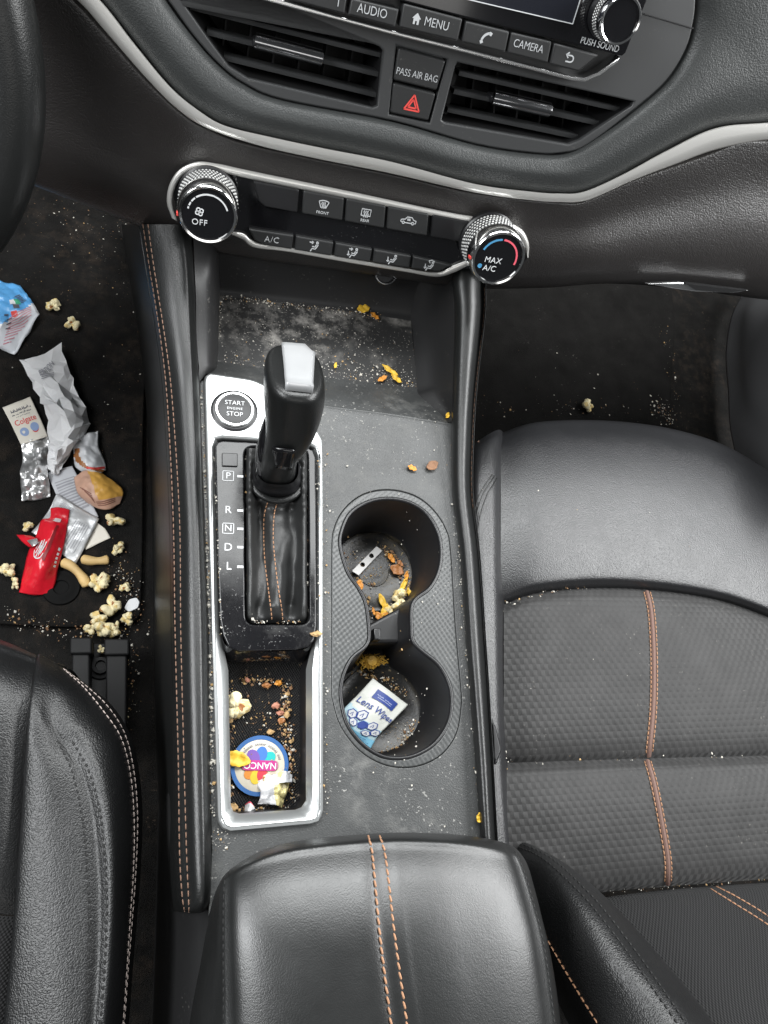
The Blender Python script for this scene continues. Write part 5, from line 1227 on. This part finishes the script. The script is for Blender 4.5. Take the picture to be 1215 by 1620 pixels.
m = MB(); q.scribble(m, .30, .74, .17, .05, .012, 4); q.line(m, [(.34, .225), (.70, .225)], .010, .6, .0011); build('banner_lettering', m, flat_mat('banner_pale', (.40, .44, .62), .5), lw, smooth=False)
m = MB(); q.text(m, 'Lens Wipes', .52, .385, .122, 0, .62, bold=.008); build('lettering', m, M_NAVY, lw, smooth=False)
hexes = [(.20, .58), (.38, .52), (.34, .66), (.55, .62), (.74, .58), (.72, .73), (.90, .67)]
m = MB(); mo = MB(); mn = MB()
for k, (a, b) in enumerate(hexes):
    ring = lambda r, l: [q.at(a + r * math.cos(t) * 1.35, b + r * math.sin(t) * .8, l) for t in np.linspace(0, 2 * math.pi, 7)[:-1]]
    mo.add(ring(.088, .0008), [tuple(range(6))[::-1]]); (mn if k == 3 else m).add(ring(.070, .0010), [tuple(range(6))[::-1]])
    if k != 3: q.line(mo, [(a - .03, b + .02), (a - .02, b - .03), (a + .02, b - .02), (a + .03, b + .02)], .010, .6, .0012)
build('hexagon_outlines', mo, M_NAVY, lw, smooth=False); build('hexagon_fills', m, M_WHITE, lw, smooth=False); build('navy_hexagon', mn, M_NAVY, lw, smooth=False)
m = MB(); q.scribble(m, .22, .82, .86, .04, .012, 6); q.scribble(m, .50, .88, .92, .03, .010, 7); build('small_print', m, M_NAVY, lw, smooth=False)
# fuzzy tuft
m = MB(); tc_ = Z(588, 1046, -.046)
for k in range(260):
    a = RND.uniform(0, 6.28); l = RND.uniform(.0018, .0048); b = tc_ + np.array((RND.gauss(0, .0048), RND.gauss(0, .0020) , RND.uniform(-.003, .001)))
    d = np.array((math.cos(a), math.sin(a), RND.uniform(.1, .9))) * l; m.tube([b, b + d * .6, b + d + np.array((0, 0, -.001))], [.0004, .0003, .0001], 4, caps=False)
m.lathe([(.0, .003), (.004, .002), (.006, -.002), (.003, -.004)], ZP(-.046), ZP(-.046).ab(588, 1046), 12)
o = build('dried_flower', m, flat_mat('flower_gold', (.50, .29, .04), .6, var=.4), loc=tc_); tag(o, 'fuzzy orange dried flower head between the cup holders', 'dried flower')

# round token in the tray
TZ = ZP(-.0265); tc2 = np.array(TZ.ab(411, 1211)); RT = .0203
tk = thing('round_token', 'round white token with blue rim and pink name in the tray', 'token', TZ.w(*tc2, -.002))
build('disc', MB().lathe([(RT, -.0018), (RT, -.0003), (RT - .0004, 0), (0, 0)], TZ, tc2, 56), flat_mat('token_white', (.60, .55, .45), .4, dust=.3, dust_col=(.45, .34, .2), dscale=300), tk)
build('blue_rim', MB().lathe([(RT + .0002, -.0014), (RT + .0002, .0003), (RT * .87, .0003)], TZ, tc2, 56), flat_mat('token_blue', (.03, .11, .30), .4), tk)
up = TZ.rot(180 - 4)
TL = Plane(TZ.w(*tc2, 0), up.ex, up.ey)
for col_n, col, a0 in (('orange_leaf', (.55, .20, .03), 40), ('yellow_leaf', (.58, .42, .03), 75), ('red_leaf', (.50, .04, .06), 110), ('teal_leaf', (.02, .42, .40), 220), ('blue_leaf', (.05, .16, .50), 265), ('purple_leaf', (.16, .08, .34), 310)):
    m = MB(); ca, sa_ = math.cos(math.radians(a0)), math.sin(math.radians(a0)); pts = []
    for t in np.linspace(0, 2 * math.pi, 22, endpoint=False):
        x, y = .38 + .26 * math.cos(t), .20 * math.sin(t); pts.append(TL.w(RT * (x * ca - y * sa_), RT * (x * sa_ + y * ca), .0003 + .00007 * (a0 // 35)))
    m.add(pts, [tuple(range(22))]); build(col_n, m, flat_mat(col_n + '_print', col, .4), tk, smooth=False)
m = MB(); bar = rnd_poly([(-.62, -.17), (.62, -.17), (.62, .17), (-.62, .17)], .45, 5); plate_mb(m, [(x * RT, y * RT) for x, y in bar], TL, .0004, h=.0012, ab=True); build('pink_bar', m, flat_mat('magenta_print', (.42, .03, .20), .4), tk)
m = text_mb(MB(), 'NANCO', TL, 0, 0, RT * .31, h=.0012, ab=(0, 0), bold=.012); build('lettering', m, M_WHITE, tk, smooth=False)
m = MB()
for k in range(26):
    a = math.radians(200 + k * 5.4)
    p = Plane(TL.o, TL.ex * math.cos(a + 1.57) + TL.ey * math.sin(a + 1.57), -TL.ex * math.sin(a + 1.57) + TL.ey * math.cos(a + 1.57))
    if k % 7 != 3: strokes(m, [[(-.4, -.6), (-.2, .6), (.1, -.3), (.4, .6)]], p, 0, 0, RT * .06, h=.0004, wd=.3, ab=(0, -RT * .72))
build('rim_print', m, M_INKL, tk, smooth=False)
# crumpled foil and plastic on the tray floor
q = Sheet([[(405, 1238, -.024), (428, 1226, -.018), (460, 1220, -.022)], [(412, 1255, -.022), (432, 1250, -.010), (456, 1246, -.020)], [(408, 1272, -.026), (436, 1274, -.018), (446, 1278, -.026)]], .0055, 150, 5, 12).clampz(-.0275)
o = build('candy_wrapper', q.mesh(MB(), lambda a, b: 1 if a > .55 and b > .35 else 0), [M_PAPER, flat_mat('yellow_film', (.70, .62, .30), .4)], loc=Z(432, 1255, -.028), solid=.0004, angle=30); tag(o, 'crumpled white and yellow wrapper at the rear end of the tray', 'candy wrapper')
q = Sheet([[(438, 1226, -.020), (450, 1220, -.016), (462, 1226, -.020)], [(436, 1240, -.018), (450, 1238, -.012), (462, 1238, -.018)]], .003, 150, 8, 8)
o = build('plastic_scrap', q.mesh(MB()), M_CLEAR, loc=Z(450, 1232, -.027), solid=.0004); tag(o, 'cloudy plastic scrap over the right edge of the round token', 'plastic scrap')
q = Sheet([[(388, 1272, -.0265), (396, 1268, -.022), (402, 1276, -.0265)], [(386, 1284, -.0265), (394, 1284, -.021), (404, 1280, -.0265)]], .002, 200, 3, 6)
o = build('paper_scrap', q.mesh(MB(), lambda a, b: 1 if b < .25 else 0), [M_PAPER, M_REDL], loc=Z(394, 1276, -.028), solid=.0004); tag(o, 'tiny white and pink paper scrap in the tray corner', 'paper scrap')
# nut pieces in the tray
def lump(seed, size, m_):
    r = random.Random(seed); V = np.zeros((7, 9, 3)); sc = np.array((r.uniform(.8, 1.4), r.uniform(.6, 1.), r.uniform(.4, .7)))
    for i in range(7):
        for j in range(9):
            th, ph = math.pi * (i + .1) / 6.2, 6.283 * j / 9; d = np.array((math.sin(th) * math.cos(ph), math.sin(th) * math.sin(ph), math.cos(th)))
            V[i, j] = d * sc * size * (1 + .75 * noise.noise(Vector(d) * 1.8 + Vector((seed, 0, 0))))
    return V
for k, (u, v, sz, m_, lab) in enumerate(((391, 1076, .0022, M_PINKN, 'pink nut fragment near the front of the tray'), (422, 1084, .0032, M_HULL, 'dark brown nut shell at the front of the tray'), (441, 1080, .0024, M_PETALO, 'orange brown shell bit at the front right of the tray'), (437, 1116, .0026, M_PINKN, 'curled pinkish nut shell right of the tray centre'), (444, 1128, .0028, M_PINKN, 'split nut piece below the curled shell in the tray'),
        (454, 1131, .0026, M_CRUMBT, 'tan nut lump by the right wall of the tray'), (446, 1140, .0026, M_HULL, 'brown nut piece lowest of the cluster by the tray wall'), (428, 1158, .0024, M_CRUMBT, 'lone brown nut piece above the round token'), (363, 1139, .0024, M_CRUMBT, 'tan crumb chunk below the pale popcorn in the tray'), (370, 1277, .0030, M_CRUMBT, 'golden crumb chunk in the rear left corner of the tray'), (414, 1243, .0022, M_HULL, 'dark brown chunk on the lower edge of the round token'), (450, 1238, .0028, M_HULL, 'brown nut chunk under the plastic scrap'), (500, 1003, .0030, M_CRUMBT, 'tan crumb stuck on the silver tray edge'))):
    z = -.027 if u < 495 else .0055
    if lab.startswith('tan crumb stuck'): z = .006
    c = Z(u, v, z + sz * .5); V = lump(k + 3, sz, m_) + c; m = MB().grid(V, True); m.fan(V[0]); m.fan(V[-1]); o = build('nut_piece', m, m_, loc=c, angle=22); tag(o, lab, 'nut piece', 'nut and crumb pieces in the tray')

# loose crumbs (uncountable): one heap per place
def crumbs(name, label, regions, seed, mix_=(0, 0, 0, 1, 2)):
    """regions: (list of px polyline points, z, spread px, count, size m)"""
    r = random.Random(seed); mb = MB()
    for pts, z, spread, n, size in regions:
        P = np.array(pts, float); d = np.concatenate([[0], np.cumsum(np.linalg.norm(np.diff(P, axis=0), axis=1))])
        for _ in range(n):
            s_ = r.uniform(0, d[-1]); u, v = (np.interp(s_, d, P[:, k]) for k in (0, 1)); u += r.gauss(0, spread); v += r.gauss(0, spread)
            zz = z if not callable(z) else z(u, v); sz = size * r.choice((.35, .4, .45, .5, .6, .7, .9, 1.1, 1.9)); c = Z(u, v, zz + sz * .3)
            a = r.uniform(0, 6.28); ex = np.array((math.cos(a), math.sin(a), r.uniform(-.3, .3))) * sz * r.uniform(.6, 1.3); ey = np.array((-math.sin(a), math.cos(a), r.uniform(-.3, .3))) * sz * r.uniform(.4, .9); ez = np.array((0, 0, sz * .45))
            V = [c + ex, c + ey, c - ex * .8, c - ey, c + ez + ex * .2, c - ez]; mi = r.choice(mix_)
            mb.add(V, [(0, 1, 4), (1, 2, 4), (2, 3, 4), (3, 0, 4), (1, 0, 5), (2, 1, 5), (3, 2, 5), (0, 3, 5)], mi)
    o = build(name, mb, [M_CRUMBW, M_CRUMBB, M_CRUMBT], smooth=False); tag(o, label, kind='stuff'); return o
crumbs('floor_crumbs', 'pale and brown crumbs strewn over the driver floor', [([(0, 975), (60, 990), (120, 1000), (150, 1010)], G, 9, 170, .0009), ([(190, 890), (205, 940), (210, 990)], G, 12, 220, .0009), ([(20, 440), (220, 420), (200, 720)], G, 40, 130, .0007), ([(60, 330), (200, 400)], G, 26, 120, .0007), ([(200, 1000), (205, 1130)], -.281, 10, 120, .0009), ([(60, 560), (160, 800)], G, 45, 60, .0006)], 1, (0, 0, 1, 1, 2))
crumbs('passenger_floor_crumbs', 'crumbs along the rear edge of the passenger mat', [([(770, 640), (1000, 655)], G, 10, 70, .0010), ([(1040, 640), (1060, 665)], G, 9, 110, .0013), ([(1050, 520), (1075, 640)], G, 6, 40, .0010), ([(800, 600), (1000, 620)], G, 30, 25, .0008)], 2)
crumbs('console_crumbs', 'pale crumbs along the edges of the console top', [([(319, 620), (326, 800), (333, 1000), (336, 1290)], .001, 2.0, 420, .0008), ([(516, 700), (516, 1000), (516, 1290)], .001, 3, 110, .0006), ([(718, 680), (722, 820), (735, 980), (750, 1150), (762, 1310)], .001, 2.5, 150, .0009), ([(520, 640), (700, 760), (640, 1240)], .001, 45, 130, .0005), ([(345, 1320), (355, 1345)], .001, 8, 40, .0006), ([(503, 720), (505, 1010)], .0058, 1.5, 60, .0006), ([(339, 720), (350, 1010)], .0056, 1.2, 90, .0006)], 3, (0, 0, 0, 0, 0, 2))
crumbs('bin_crumbs', 'dusty crumbs over the dirty floor of the front bin', [([(348, 470), (420, 478), (520, 490), (600, 500)], -.030, 3.5, 330, .0007), ([(347, 475), (345, 572)], -.028, 2.5, 130, .0007), ([(350, 566), (480, 580), (620, 605), (660, 612)], -.026, 6, 240, .0006), ([(380, 520), (640, 560)], -.028, 22, 300, .0005), ([(540, 570), (650, 605)], -.026, 8, 120, .0009)], 4, (0, 0, 0, 0, 2))
crumbs('tray_crumbs', 'nut crumbs over the rubber floor of the silver tray', [([(366, 1080), (366, 1270)], -.028, 4, 120, .0009), ([(380, 1075), (450, 1080)], -.028, 4, 90, .0010), ([(450, 1080), (462, 1270)], -.028, 5, 200, .0010), ([(385, 1120), (430, 1150)], -.028, 15, 130, .0006), ([(370, 1278), (460, 1280)], -.028, 3, 60, .0009), ([(380, 1190), (440, 1230)], -.0262, 10, 40, .0006), ([(452, 1085), (448, 1150), (462, 1200)], -.028, 7, 90, .0011)], 5, (0, 1, 1, 2, 2))
crumbs('cup_crumbs', 'yellow brown crumbs around both cup holder floors', [([(600, 862), (635, 890), (648, 925), (630, 965), (600, 985)], -.0545, 3.5, 260, .0010), ([(545, 880), (600, 920)], -.0545, 14, 140, .0008), ([(568, 935), (590, 975)], -.0545, 5, 70, .0010), ([(560, 1060), (610, 1075), (645, 1100)], -.0545, 4, 120, .0010), ([(600, 1195), (640, 1180), (652, 1140)], -.0545, 5, 150, .0008), ([(610, 1150), (640, 1170)], -.0545, 10, 60, .0006), ([(612, 870), (640, 905), (640, 945), (615, 975)], -.054, 5, 160, .0014)], 6, (0, 1, 2, 2))
crumbs('boot_crumbs', 'white crumbs in the gap around the gear boot', [([(391, 720), (394, 970), (405, 984), (475, 984)], .003, 1.5, 170, .0007), ([(486, 720), (486, 970)], .003, 1.0, 60, .0006)], 7)
crumbs('seat_crumbs', 'crumbs caught in the seams of the passenger seat', [([(797, 760), (798, 950), (800, 1200), (808, 1330)], -.068, 1.5, 110, .0008), ([(800, 955), (860, 938), (930, 930)], -.066, 2, 40, .0007), ([(800, 1206), (1000, 1200), (1200, 1195)], -.066, 3, 30, .0007), ([(850, 800), (1150, 860)], -.052, 40, 6, .0006), ([(950, 1412), (1215, 1391)], -.080, 2, 60, .0007), ([(900, 1000), (1150, 1130)], -.059, 50, 7, .0005)], 8)
